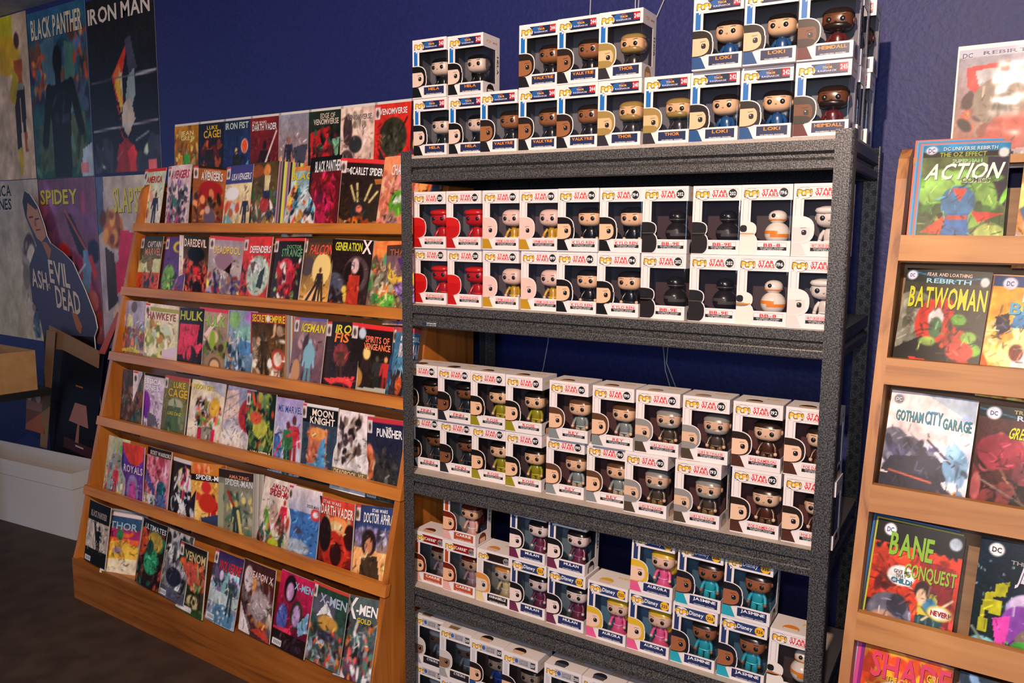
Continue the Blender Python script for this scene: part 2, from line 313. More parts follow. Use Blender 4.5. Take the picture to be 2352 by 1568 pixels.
def mk_figure(k):
    b = MB(); hd = MB(); hr = MB(); ey = MB(); sk, tp, lg, st = k['skin'], k['top'], k['leg'], k['style']
    if st == 'ball':
        b.blob((0, 0, .026), (.026, .026, .026), 2, tp, 20, 12); c2 = k['hair']
        b.blob((0, 0, .026), (.0265, .0265, .0265), 2, c2, 20, 12, lambda c: abs(c[2] + .15 * c[0]) < .16)
        hd.blob((0, 0, .062), (.019, .019, .015), 2.2, sk, 16, 8); hr.blob((0, 0, .0565), (.0195, .0195, .003), 2.4, c2, 16, 5)
        ey.blob((-.004, -.017, .065), (.0048, .004, .0048), 2, BLK, 10, 6)
        return (b, hd, hr, ey)
    if k['dress']:
        n = 14; ringz = [(.004, .0235), (.010, .0225), (.028, .0130), (.040, .0095), (.052, .0105), (.058, .006)]
        vs = [(r * math.cos(2 * math.pi * i / n) * (1 + .06 * math.cos(5 * i)), r * .8 * math.sin(2 * math.pi * i / n), z) for z, r in ringz for i in range(n)]
        b.mesh(vs, [(j * n + i, j * n + (i + 1) % n, (j + 1) * n + (i + 1) % n, (j + 1) * n + i) for j in range(len(ringz) - 1) for i in range(n)], tp)
    else:
        b.blob((0, 0, .044), (.0125, .010, .017), 3, tp, 12, 7)
        for s in (-1, 1):
            b.blob((s * .0075, 0, .018), (.0066, .0075, .0175), 3.2, lg, 10, 6); b.blob((s * .0085, -.004, .0035), (.0078, .0115, .0042), 3, tuple(c * .6 for c in lg), 10, 5)
    for s in (-1, 1):
        b.tube([(s * .011, 0, .055), (s * .0165, -.003, .046), (s * .0185, -.008, .036)], .0042, 7, tp); b.blob((s * .0188, -.009, .033), (.0042, .0042, .0046), 2.2, sk, 8, 5)
    b.blob((0, 0, .0335), (.0128, .0102, .0022), 3, tuple(min(.8, c * 2.2 + .03) for c in tp), 12, 5); b.blob((0, 0, .060), (.0085, .008, .0026), 2.6, tuple(c * .5 + .02 for c in tp), 12, 5)
    hz = .083; hd.blob((0, 0, hz), (.0285, .0255, .0215), 3.1, sk, 18, 11)
    for s in (-1, 1): hd.blob((s * .0285, .002, hz - .002), (.003, .0045, .006), 2, sk, 8, 5)
    hd.blob((0, -.0262, hz - .006), (.0022, .0022, .0018), 2, tuple(c * .85 for c in sk), 8, 5)
    for s in (-1, 1):
        ey.blob((s * .0128, -.0252, hz - .002), (.0050, .0022, .0052), 2, BLK, 12, 7)
        ey.poly([(s * .0075, -.0262, hz + .0062), (s * .0185, -.0258, hz + .0078), (s * .0185, -.0258, hz + .0090), (s * .0075, -.0262, hz + .0074)][::s], tuple(c * .3 for c in sk))
    if k['hair']:
        h = k['hair']
        hr.blob((0, .0015, hz + .001), (.0305, .0270, .0235), 3, h, 20, 12, lambda c: c[2] > .42 or (c[1] > -.1 and c[2] > (-.9 if st in ('long', 'bun') else -.35)))
        if st == 'long': hr.blob((0, .014, hz - .018), (.0315, .013, .026), 2.8, h, 16, 8)
        if st == 'bun': hr.blob((0, .016, hz + .020), (.010, .010, .009), 2, h, 12, 7)
        if st == 'cap': hr.blob((0, -.006, hz + .0135), (.0305, .026, .0085), 2.8, h, 18, 6)
        if st == 'beard': hd.blob((0, -.0035, hz - .0125), (.0265, .0236, .0095), 2.8, h, 16, 7)
    return (b, hd, hr, ey)
def mk_kind(k):
    P = {}; hw, hd = BW / 2, BD / 2; e = .0009; m = MB()
    wl, wb, wt, sd = -hw + .2 * BW, .212 * BH, .782 * BH, hd - .24 * BD
    for a in ((-hw, hw, -hd, -hd + e, wt, BH), (-hw, hw, -hd, -hd + e, 0, wb), (-hw, wl, -hd, -hd + e, wb, wt),
              (hw - e, hw, -hd + e, hd, wt, BH), (hw - e, hw, -hd + e, hd, 0, wb), (hw - e, hw, sd, hd, wb, wt),
              (-hw, -hw + e, -hd + e, hd, 0, BH), (-hw + e, hw - e, hd - e, hd, 0, BH), (-hw + e, hw - e, -hd + e, hd - e, 0, e), (-hw + e, hw - e, -hd + e, hd - e, BH - e, BH)): m.box(*a)
    P['carton'] = (m.data('carton', M['card']), False)
    m = MB(); g = .0012; zs = [wb - .002, wt + .002]; arc = [(hw - .004 + .0034 * math.cos(t), -hd + .004 - .0034 * math.sin(t)) for t in (1.57, 1.05, .52, 0)]
    pts = [(wl - .002, -hd + g)] + arc + [(hw - g, sd + .002)]
    for (xa, ya), (xb, yb) in zip(pts, pts[1:]): m.poly([(xa, ya, zs[0]), (xb, yb, zs[0]), (xb, yb, zs[1]), (xa, ya, zs[1])])
    P['window_film'] = (m.data('window_film', M['film']), False)
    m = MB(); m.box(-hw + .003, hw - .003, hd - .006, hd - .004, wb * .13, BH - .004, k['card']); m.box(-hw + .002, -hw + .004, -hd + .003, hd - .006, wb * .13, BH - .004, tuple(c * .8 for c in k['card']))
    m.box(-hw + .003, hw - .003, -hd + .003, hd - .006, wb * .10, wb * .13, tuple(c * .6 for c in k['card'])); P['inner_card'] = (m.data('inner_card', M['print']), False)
    # printing on front, right side and top
    m = MB(); FR = lambda x, y, l: (-hw + x * BW, -hd - .00018 * l, y * BH); SI = lambda x, y, l: (hw + .00018 * l, -hd + x * BD, y * BH)
    TOP = lambda x, y, l: (-hw + x * BW, -hd + y * BD, BH + .00018 * l)
    def pg(pts, col, l, F=FR): m.poly([F(x, y, l) for x, y in pts], col)
    def rc(x0, y0, x1, y1, col, l, F=FR): pg([(x0, y0), (x1, y0), (x1, y1), (x0, y1)], col, l, F)
    def el(cx, cy, rx, ry, col, l, F=FR, n=18): pg([(cx + rx * math.cos(2 * math.pi * i / n), cy + ry * math.sin(2 * math.pi * i / n)) for i in range(n)], col, l, F)
    def tx(s, x, y, w, h, col, l, F=FR, sh=0):
        for vs, fs in text(s, x, y, w, h, sh): m.mesh([F(a, b, l) for a, b in vs], fs, col)
    def line(x0, y0, x1, y1, col, l=1, w=.006):
        rc(x0, y0, x1, y0 + w * .7, col, l); rc(x0, y1 - w * .7, x1, y1, col, l); rc(x0, y0, x0 + w, y1, col, l); rc(x1 - w, y0, x1, y1, col, l)
    th = k['theme']; red = hx('d8202c'); navy = hx('232c50'); gold = hx('f0b428')
    if th == 'sw':
        gr = hx('a89894'); line(.06, .815, .93, .955, gr); line(.045, .05, .155, .80, gr, 1, .007); 
        tx('STAR', .56, .911, .29, .050, red, 2); tx('WARS', .56, .857, .33, .050, red, 2); tx('STAR', .563, .911, .29, .050, red, 2.3); tx('WARS', .563, .857, .33, .050, red, 2.3)
        if k['num']: el(.825, .885, .085, .064, BLK, 2); tx(k['num'], .825, .885, .125, .052, (.9, .9, .9), 3)
        line(.36, .075, .93, .185, gr); tx(k['name'], .645, .150, min(.52, .062 * len(k['name']) + .08), .046, red, 2); rc(.36, .075, .93, .122, BLK, 2); sm = (.1, .077)
    elif th == 'thor':
        rc(.28, .815, .935, .955, hx('1d2748'), 1); el(.45, .90, .12, .05, hx('1f5a9c'), 2); rc(.045, .45, .15, .80, hx('1c6ab4'), 1)
        rc(.79, .845, .935, .955, hx('b41c2c'), 2); tx(k['num'], .865, .90, .125, .062, (.95, .95, .95), 3); tx('MARVEL', .57, .938, .09, .016, (.85, .1, .1), 3)
        tx('THOR', .57, .905, .18, .030, gold, 3); tx('RAGNAROK', .57, .862, .34, .026, hx('c8c0d8'), 3, FR, .2)
        rc(.34, .055, .935, .185, navy, 1); tx(k['name'], .64, .150, min(.5, .07 * len(k['name']) + .04), .046, hx('f09022'), 2); sm = (.06, .068)
    elif th == 'dis':
        rc(.04, .815, .94, .955, hx('2c3e6c'), 1); rc(.045, .30, .15, .815, hx('2a3a66'), 1); tx('Disney', .53, .885, .32, .085, (.85, .87, .92), 2, FR, .1)
        el(.84, .885, .10, .072, gold, 2); tx(k['num'], .84, .885, .14, .052, hx('2a2a40'), 3); rc(.32, .05, .935, .185, hx('25305c'), 1)
        tx(k['name'], .645, .150, min(.5, .07 * len(k['name']) + .04), .046, (.9, .9, .92), 2); sm = (.06, .07)
    elif th == 'car':
        rc(.28, .815, .935, .955, hx('8c1a18') if k['num'] == '467' else hx('241a18'), 1); rc(.045, .25, .15, .80, hx('b4481c') if k['num'] == '467' else hx('d8d0c8'), 1)
        if k['num'] == '467': tx('"CARRIE"', .53, .885, .40, .055, (.9, .85, .82), 2)
        el(.86, .87, .085, .062, hx('8c8a8a'), 2); tx(k['num'], .86, .87, .125, .048, BLK, 3); rc(.34, .05, .935, .185, hx('b44a28') if k['num'] == '467' else hx('1c1816'), 1)
        tx(k['name'], .64, .148, min(.5, .07 * len(k['name']) + .04), .05, (.9, .88, .86), 2); sm = (.06, .07)
    else:
        rc(.28, .82, .935, .95, hx('b8b4b8'), 1); el(.40, .89, .05, .04, hx('3a62b0'), 2); tx('JUSTICE', .60, .908, .24, .040, hx('5a5a62'), 2); tx('LEAGUE', .60, .862, .24, .040, hx('5a5a62'), 2)
        rc(.80, .825, .925, .935, hx('3c3a3c'), 2); tx(k['num'], .862, .88, .11, .055, (.85, .85, .85), 3)
        if k['name']: rc(.34, .05, .935, .185, hx('26242c'), 1); tx(k['name'], .64, .150, .36, .046, (.8, .8, .82), 2)
        rc(.045, .25, .15, .80, hx('c8c6cc'), 1); sm = None
    if sm:
        tx("VINYL BOBBLE-HEAD - VINYLE BOBBLE", .645, sm[0] + .006, .46, .014, (.8, .8, .8), 3); tx("LA TETE - BOBBLE-HEAD DE VINYL", .645, sm[0] - .016, .42, .014, (.8, .8, .8), 3)
    el(.20, .872, .157, .083, hx('9a8c88') if th == 'sw' else hx('d8d0cc'), 4); el(.20, .872, .148, .077, WHT, 5); pg([(.10, .83), (.17, .80), (.115, .765)], WHT, 5)
    for c, l, g in ((BLK, 6, 1.0), (gold, 7, .93), (gold, 7.3, .93)):
        for i, (ch, dx, dy, w, h) in enumerate((('P', -.085, .004, .085, .078), ('O', -.012, -.004, .070, .066), ('P', .060, .004, .080, .075), ('!', .122, .002, .024, .080))):
            o = .022 if l == 6 else 0; tx(ch, .20 + dx + (.004 if l > 7.1 else 0), .875 + dy, w + o, h + o * .8, c, l, FR, .12)
    P['front_printing'] = (m.data('front_printing', M['print']), False); m = MB()
    # right side
    if k['name']:
        for vs, fs in text(k['name'], 0, 0, min(.36, .075 * len(k['name'])), .11): m.mesh([SI(.885 + b, .53 - a, 1) for a, b in vs], fs, BLK)
    tx('POP!', .34, .885, .28, .06, gold, 1, SI); 
    if th == 'thor': tx('MARVEL', .72, .885, .26, .03, red, 1, SI)
    if th == 'sw': tx('STAR', .72, .90, .2, .025, red, 1, SI); tx('WARS', .72, .87, .2, .025, red, 1, SI)
    hc = k['hair'] or k['skin']
    pg([(.22, .01), (.22, .11), (.30, .17), (.45, .195), (.60, .17), (.68, .10), (.68, .01)], hc, 1, SI); pg([(.28, .01), (.28, .10), (.62, .10), (.62, .01)], k['skin'], 2, SI)
    P['side_printing'] = (m.data('side_printing', M['print']), False); m = MB()
    # top
    el(.38, .26, .17, .20, hc, 1, TOP); pg([(.24, .06), (.52, .06), (.53, .25), (.23, .25)], k['skin'], 2, TOP); tx('POP!', .70, .66, .26, .14, gold, 1, TOP)
    P['top_printing'] = (m.data('top_printing', M['print']), False)
    # die-cut card portrait standing over the lower left corner
    m = MB(); q = k['skin']
    def half(pts, col, l): pg([(max(.004, x), max(.012, y)) for x, y in pts], col, l)
    def eh(cx, cy, rx, ry, col, l, n=26): half([(cx + rx * math.copysign(abs(math.cos(t)) ** .75, math.cos(t)), cy + ry * math.copysign(abs(math.sin(t)) ** .75, math.sin(t))) for t in [2 * math.pi * i / n for i in range(n)]], col, l)
    if k['style'] == 'ball':
        eh(.05, .155, .31, .185, WHT, 6); eh(.05, .155, .29, .17, k['top'], 7); eh(.06, .37, .27, .115, WHT, 6); eh(.06, .37, .25, .103, k['skin'], 7); rc(.004, .30, .29, .315, k['hair'], 8); eh(.07, .38, .07, .05, BLK, 8)
    else:
        lg = k['style'] in ('long',); eh(.075, .365, .345, .195, WHT, 6)
        if lg: half([(.2, .195), (.40, .195), (.43, .26), (.43, .38), (.2, .4)], WHT, 6); half([(.2, .21), (.385, .21), (.408, .27), (.405, .38), (.2, .4)], hc, 7)
        half([(0, .02), (0, .2), (.2, .19), (.31, .02)], WHT, 6); half([(0, .02), (0, .19), (.18, .18), (.285, .02)], k['top'], 7)
        eh(.075, .365, .325, .182, hc, 8); eh(.055, .335, .29, .138, q, 9)
        if k['hair'] and k['style'] != 'cap': half([(0, .44), (.33, .44), (.30, .50), (.1, .54), (0, .54)], hc, 10)
        if k['style'] == 'beard': eh(.07, .235, .25, .055, hc, 10)
        if k['style'] == 'cap': half([(0, .40), (.40, .40), (.36, .5), (.1, .545), (0, .545)], hc, 10)
        if k['style'] != 'cap' or k['hair'] != hx('c81c18'):
            eh(.23, .33, .048, .036, BLK, 11); eh(.215, .345, .010, .008, (.8, .8, .8), 12, 8); half([(.16, .385), (.27, .395), (.27, .402), (.16, .394)], tuple(c * .3 for c in q), 11)
    P['portrait_card'] = (m.data('portrait_card', M['print']), False)
    fb, fh, fr, fe = mk_figure(k); P['figure'] = (fb.data('figure', M['vinyl'], True), True); P['head'] = (fh.data('head', M['vinyl'], True), 2)
    if fr.v: P['hair'] = (fr.data('hair', M['vinyl'], True), 2)
    P['eyes'] = (fe.data('eyes', M['vinyl'], True), 2)
    return P
PARTS = {k: mk_kind(v) for k, v in KIND.items()}
SN = ['top shelf', 'second shelf', 'third shelf', 'fourth shelf', 'bottom shelf']
def fbox(si, x, y, z, kind, label, jit):
    loc = S2W(x + BW / 2, y + BD / 2, z); sl = SHELF[si][1]
    r = thing('figure_window_box', label, 'toy box', loc, (0, -math.atan(sl), TH + jit), 'boxed figures on the steel shelves'); fig = None
    for n, (me, kd) in PARTS[kind].items():
        if kd is 2:
            link(n, me, fig)
        else:
            o = link(n, me, r)
            if n == 'figure': o.scale = (1.1, 1.1, 1.06); o.location = (.016, .004, .0215 if KIND[kind]['style'] == 'ball' else -.0015); fig = o; o.rotation_euler = (0, 0, random.uniform(-.06, .06))
ROWS = [                                                      # shelf, tier, [(x, y, kind)]
    (0, 0, [(.037, .010, 'hela'), (.153, .018, 'hela'), (.270, -.002, 'valk'), (.386, .003, 'valk'), (.500, -.001, 'valk'), (.616, -.003, 'thor'), (.734, .003, 'thor'), (.849, .003, 'loki'), (.966, .003, 'loki'), (1.086, -.004, 'heim')]),
    (0, 1, [(.037, .007, 'hela'), (.152, .016, 'hela'), (.385, .004, 'valk'), (.499, -.002, 'valk'), (.616, -.006, 'thor'), (.856, -.016, 'loki'), (.973, -.018, 'loki'), (1.088, -.012, 'heim')]),
    (0, 2, [(1.090, .092, 'heim'), (1.098, .186, 'heim')]), (0, 3, [(1.090, .085, 'heim'), (1.102, .182, 'heim')]),
    (1, 0, [(.035, .010, 'guard'), (.154, .009, 'guard'), (.273, .009, 'snoke'), (.394, .010, 'snoke'), (.508, -.004, 'kylo'), (.624, -.004, 'kylo'), (.742, -.004, 'bbn'), (.865, -.003, 'bbn'), (.974, -.009, 'bb8'), (1.091, -.012, 'troop')]),
    (1, 1, [(.039, .001, 'guard'), (.158, -.002, 'guard'), (.276, .002, 'snoke'), (.390, .004, 'snoke'), (.512, -.009, 'kylo'), (.627, -.003, 'kylo'), (.740, -.005, 'bbn'), (.864, .005, 'bbn'), (.977, .001, 'bb8'), (1.096, -.006, 'troop')]),
    (2, 0, [(-.0, .026, 'finn'), (.115, .024, 'finn'), (.229, .020, 'rose'), (.349, .012, 'rose'), (.477, .013, 'rey'), (.600, .010, 'rey'), (.716, -.010, 'luke'), (.850, -.014, 'luke'), (.988, -.006, 'poe'), (1.108, -.006, 'poe')]),
    (2, 1, [(-.0, .012, 'finn'), (.117, .012, 'finn'), (.231, .011, 'rose'), (.350, .008, 'rose'), (.492, -.002, 'rey'), (.620, -.006, 'rey'), (.739, -.005, 'luke'), (.861, -.006, 'luke'), (.984, -.006, 'poe'), (1.104, -.004, 'poe')]),
    (3, 0, [(.022, .012, 'carrie'), (.136, .006, 'carrie'), (.256, .004, 'anna'), (.368, .002, 'mulan'), (.492, -.002, 'mulan'), (.616, -.008, 'auro'), (.733, -.006, 'auro'), (.851, -.004, 'jasm'), (.971, -.004, 'jasm'), (1.090, -.003, 'bb8')]),
    (3, 1, [(.139, .004, 'carrie'), (.370, .000, 'mulan'), (.492, -.002, 'mulan'), (.737, -.006, 'auro'), (.860, -.006, 'jasm'), (.978, -.006, 'jasm')]),
    (4, 0, [(.020, .010, 'cyb'), (.136, -.012, 'cyb'), (.250, -.018, 'sup'), (.366, -.026, 'sup'), (.496, -.020, 'bat'), (.612, -.022, 'bat'), (.728, -.022, 'bat')]),
    (4, 1, [(.020, .010, 'cyb'), (.134, -.012, 'cyb'), (.248, -.020, 'sup'), (.362, -.028, 'sup'), (.496, -.022, 'bat'), (.612, -.024, 'bat'), (.728, -.022, 'bat')]),
]
for si, ti, row in ROWS:
    prev = -9; names = [k for _, _, k in row]
    for i, (x, y, k) in enumerate(row):
        if ti < 2: x = max(x, prev + BW + .0012)
        prev = x; z0, sl, _ = SHELF[si]; z = z0 + sl * (x + BW / 2) + .0005 + (BH + .0006 if ti in (1, 3) else 0)
        n = names.count(k); j = names[:i].count(k); side = '' if n == 1 else (['left', 'right'] if n == 2 else ['left', 'middle', 'right'])[j]
        kd = KIND[k]; tier = ['lower', 'upper'][ti % 2]; has = [r2 for s2, t2, r2 in ROWS if s2 == si and t2 == 1 - ti % 2 and t2 < 2 and any(q[2] == k for q in r2)]
        lab = 'white box ' + (f"numbered {kd['num']} " if kd['num'] else 'behind post ') + 'with ' + kd['words'] + ', ' + SN[si] + ' ' + tier + ' row'
        if side: lab += ', ' + side + (' of pair' if n == 2 else ' of three')
        if ti > 1: lab = f"white window box numbered 245 {['second', 'third'][i]} from front in the {tier} row, top shelf right end"
        fbox(si, x, y, z, k, lab, random.uniform(-.008, .008))

# ---------------------------------------------------------------- printed art: colour blocks laid on a fine grid of vertices
def art(spec, nx, ny, seed):
    """G top bottom | E cx cy rx ry col | P col x y .. | R x0 y0 x1 y1 col | L x0 y0 x1 y1 w col | F cx top h col head | B n x0 y0 x1 y1 size cols | K | Z | T text|cx|cy|w|h|col[|shear]  (percent, y down)"""
    U, V = np.meshgrid(np.linspace(0, 100, nx + 1), np.linspace(0, 100, ny + 1)); A = np.zeros((ny + 1, nx + 1, 3)); T = []; rs = np.random.RandomState(seed)
    h3 = lambda s: np.array([int(ch * 2, 16) / 255 for ch in s]); px = 100 / nx
    def put(mask, c): A[:] = A * (1 - mask[..., None]) + c * mask[..., None]
    def ell(cx, cy, rx, ry, c, a=0, k=1.):
        dx, dy = U - cx, (V - cy); ca, sa = math.cos(a), math.sin(a); d = np.sqrt(((dx * ca + dy * sa) / rx) ** 2 + ((-dx * sa + dy * ca) / ry) ** 2)
        put(np.clip((1 - d) * min(rx, ry) / px + .5, 0, 1) * k, c)
    def poly(p, c):
        ins = np.zeros(U.shape, bool); n = len(p)
        for i in range(n):
            (x0, y0), (x1, y1) = p[i], p[(i + 1) % n]
            if y0 == y1: continue
            ins ^= ((V >= y0) != (V >= y1)) & (U < x0 + (V - y0) * (x1 - x0) / (y1 - y0))
        put(ins.astype(float), c)
    def stroke(x0, y0, x1, y1, w, c):
        d = np.array([x1 - x0, (y1 - y0) * 1.5]); L2 = d @ d + 1e-9; t = np.clip(((U - x0) * d[0] + (V - y0) * 1.5 * d[1]) / L2, 0, 1)
        put(np.clip((w / 2 - np.hypot(U - x0 - t * d[0], (V - y0) * 1.5 - t * d[1])) / px + .5, 0, 1), c)
    inked = False
    def ink():                                                # drawn texture: mottled tone and short brush strokes
        if nx > 80: return
        n = np.zeros(U.shape)
        for k, w in ((6, .5), (14, .35), (30, .3)):
            g = rs.rand(k + 1, k + 1); u_, v_ = U / 100 * (k - .01), V / 100 * (k - .01); i, j = u_.astype(int), v_.astype(int); fu, fv = u_ - i, v_ - j
            n += w * ((g[j, i] * (1 - fu) + g[j, i + 1] * fu) * (1 - fv) + (g[j + 1, i] * (1 - fu) + g[j + 1, i + 1] * fu) * fv - .5)
        k = min(1, .35 + 1.1 * A[10:].std()); A[:] = A * (1 + k * .9 * n[..., None])
        for _ in range(int(90 * k) if nx != 70 else 0):
            x, y = rs.rand(2) * (90, 66) + (5, 28); yi, xi = int(y / 100 * ny), int(x / 100 * nx); c0 = A[yi, xi]; a = rs.rand() * 6.28; l = 3 + 9 * rs.rand()
            stroke(x, y, x + l * math.cos(a), y + l * math.sin(a) * .7, (.8 + 2.2 * rs.rand()) * (1 if nx < 60 else .6), np.clip(c0 * rs.choice([.3, .5, .6, 1.4, 1.8]) + .02, 0, 1))
    ops = [q for q in spec.split(';') if q.strip()]; ops = ops if any(q.strip()[0] in 'KZ' for q in ops) else ops + ['ink']
    for op in ops:
        op = op.strip()
        if not op: continue
        if op[0] == 'T': T.append([q for q in op[1:].split('|')]); continue
        q = op.split(); o = q[0]; fl = lambda a: [float(x) for x in a]
        if o in 'RKZ' and not inked and (o != 'R' or float(q[2]) < 20 and float(q[4]) < 30) or o == 'ink': ink(); inked = True
        if o == 'G':
            a, b = h3(q[1]), h3(q[2]); A[:] = a + (b - a) * (V / 100)[..., None]; A[:] += (rs.rand(ny + 1, nx + 1, 1) - .5) * .05
        elif o == 'E': ell(*fl(q[1:5]), h3(q[5]))
        elif o == 'R': x0, y0, x1, y1 = fl(q[1:5]); put(((U >= x0) & (U <= x1) & (V >= y0) & (V <= y1)).astype(float), h3(q[5]))
        elif o == 'P': c = fl(q[2:]); poly(list(zip(c[::2], c[1::2])), h3(q[1]))
        elif o == 'L': stroke(*fl(q[1:6]), h3(q[6]))
        elif o == 'F':
            cx, t, h = fl(q[1:4]); c = h3(q[4]); w = h * .16
            for s in (-1, 1):
                stroke(cx + s * w * .45, t + h * .5, cx + s * w * (.5 + .3 * rs.rand()), t + h, h * .12, c * .8); stroke(cx + s * w, t + h * .2, cx + s * w * (1.3 + rs.rand() * .5), t + h * (.45 + .1 * rs.rand()), h * .085, c * 1.1)
            poly([(cx - w * 1.15, t + h * .17), (cx + w * 1.15, t + h * .17), (cx + w * .7, t + h * .55), (cx - w * .7, t + h * .55)], c); ell(cx, t + h * .08, h * .085, h * .085, h3(q[5]))
        elif o == 'B':
            n = int(q[1]); x0, y0, x1, y1, s = fl(q[2:7]); cs = [h3(z) for z in q[7].split(',')]
            for _ in range(n):
                c = cs[rs.randint(len(cs))] * (.75 + .5 * rs.rand()); ell(x0 + (x1 - x0) * rs.rand(), y0 + (y1 - y0) * rs.rand(), s * (.3 + .9 * rs.rand()), s * (.2 + .6 * rs.rand()), np.clip(c, 0, 1), rs.rand() * 3.1)
        elif o == 'K':
            put(((U > 1.5) & (U < 15) & (V > 1) & (V < 20)).astype(float), h3('edd')); put(((U > 1.5) & (U < 15) & (V > 1) & (V < 4)).astype(float), h3('d44')); ell(8, 12, 4, 5, h3('543'))
        elif o == 'Z':
            put(((U > 3) & (U < 33) & (V > 90) & (V < 98)).astype(float), h3('eee')); put(((U > 5) & (U < 31) & (V > 91.5) & (V < 96.5) & ((U * .45).astype(int) % 2 == 0)).astype(float), h3('333'))
    return fin(A), T
def fin(A): A = np.clip(A, 0, 1); return np.where(A <= .04045, A / 12.92, ((A + .055) / 1.055) ** 2.4)
def cover_mesh(name, w, h, spec, nx, ny, seed, m, bulge=0, y0=0):
    A, T = art(spec, nx, ny, seed); xs = np.linspace(0, w, nx + 1); zs = np.linspace(h, 0, ny + 1); X, Z = np.meshgrid(xs, zs)
    bl = lambda x: y0 - bulge * 4 * (x / w) * (1 - x / w)
    vs = np.stack([X, bl(X), Z], -1).reshape(-1, 3); i = np.arange(nx * ny); a = (i // nx) * (nx + 1) + i % nx
    quads = np.stack([a + nx + 1, a + nx + 2, a + 1, a], 1); tv = []; tf = []; tc = []; n0 = len(vs)
    for t in T:
        cx, cy, tw, thh = [float(q) for q in t[1:5]]; c = tuple(lin(int(ch * 2, 16) / 255) for ch in t[5].strip()); sh = float(t[6]) if len(t) > 6 else 0; tw = min(tw, 2 * (min(cx, 100 - cx) - 1.5) - abs(sh) * thh * h / w)
        lum = sum(c) / 3; oc = (.01, .01, .012) if lum > .18 else (.75, .72, .68)
        for lay, col, ox, oy in ((1, oc, .006 * w, -.004 * h), (2, c, 0, 0)):
            for gv, gf in text(t[0], cx / 100 * w, h - cy / 100 * h, tw / 100 * w, thh / 100 * h, sh):
                k = n0 + len(tv); tv += [(p + ox, bl(p + ox) - .0002 * lay, q + oy) for p, q in gv]; tf += [tuple(k + j for j in g) for g in gf]; tc += [col] * len(gf)
    me = D.meshes.new(name); me.from_pydata(np.concatenate([vs, np.array(tv).reshape(-1, 3)]).tolist(), [], quads.tolist() + tf); me.materials.append(m)
    at = me.color_attributes.new('Col', 'FLOAT_COLOR', 'CORNER'); cc = A.reshape(-1, 3)[quads.ravel()]; cc = [cc]
    for g, c in zip(tf, tc): cc.append(np.repeat(np.array([c]), len(g), 0))
    cc = np.concatenate(cc); at.data.foreach_set('color', np.c_[cc, np.ones(len(cc))].astype(np.float32).ravel()); me.update(); return me
def block(w, h, t, bulge, col=(.58, .54, .48)):
    m = MB(); n = 6; P = [(w * i / n, -bulge * 4 * (i / n) * (1 - i / n)) for i in range(n + 1)]
    o = [(x, y) for x, y in P] + [(x, y + t) for x, y in P[::-1]]; m.prism([(x, y, 0) for x, y in o], [(x, y, h) for x, y in o], col); return m
def comic(key, pos, yaw, lean, roll, label, spec, seed, w=.168, h=.26, nx=42, ny=64, thick=.003, group=None, stack=(), bag=False):
    Mx = Matrix.Translation(pos) @ Matrix.Rotation(math.radians(yaw), 4, 'Z') @ Matrix.Rotation(-math.radians(lean), 4, 'X') @ Matrix.Rotation(math.radians(roll), 4, 'Y')
    bl = 0 if bag else (.0015 + .003 * ((seed * 37) % 10) / 10)
    if bag:
        m = MB(); m.box(-.004, w + .009, .003, .0045, -.004, h + .010, (.78, .74, .68)); o = link('bagged_comic', m.data('backing_board', M['print'])); part('pages', block(w, h, thick * .8, 0), M['print'], o)
    else: o = link('comic_book', block(w, h, thick, bl).data('comic_book', M['print']))
    o.matrix_world = Mx; tag(o, label, 'comic', group or 'comics on the racks')
    link('cover', cover_mesh('cover', w, h, spec, nx, ny, seed, M['cover'], bl, -.0004), o)
    if bag: mb = MB(); mb.poly([(-.006, -.0016, -.004), (w + .006, -.0016, -.004), (w + .006, -.0016, h + .008), (-.006, -.0016, h + .008)]); part('clear_bag', mb, M['bag'], o)
    if stack:
        n, dx, dz, cols, slab = stack; cols = cols.split(',')
        for k in range(1, n + 1):
            b = link('comic_book', block(w, h, .0026, bl).data('comic_book', M['print'])); tag(b, slab, 'comic', slab)
            b.matrix_world = Mx @ Matrix.Translation((dx * k, thick + .0032 * (k - 1) + .0004, dz * k))
            c = MB(); n2 = 6; Q = [(w * i / n2, -bl * 4 * (i / n2) * (1 - i / n2) - .0003) for i in range(n2 + 1)]
            for (xa, ya), (xb, yb) in zip(Q, Q[1:]): c.poly([(xa, ya, 0), (xb, yb, 0), (xb, yb, h), (xa, ya, h)], hx(cols[k % len(cols)]))
            part('cover', c, M['cover'], b)
    return o
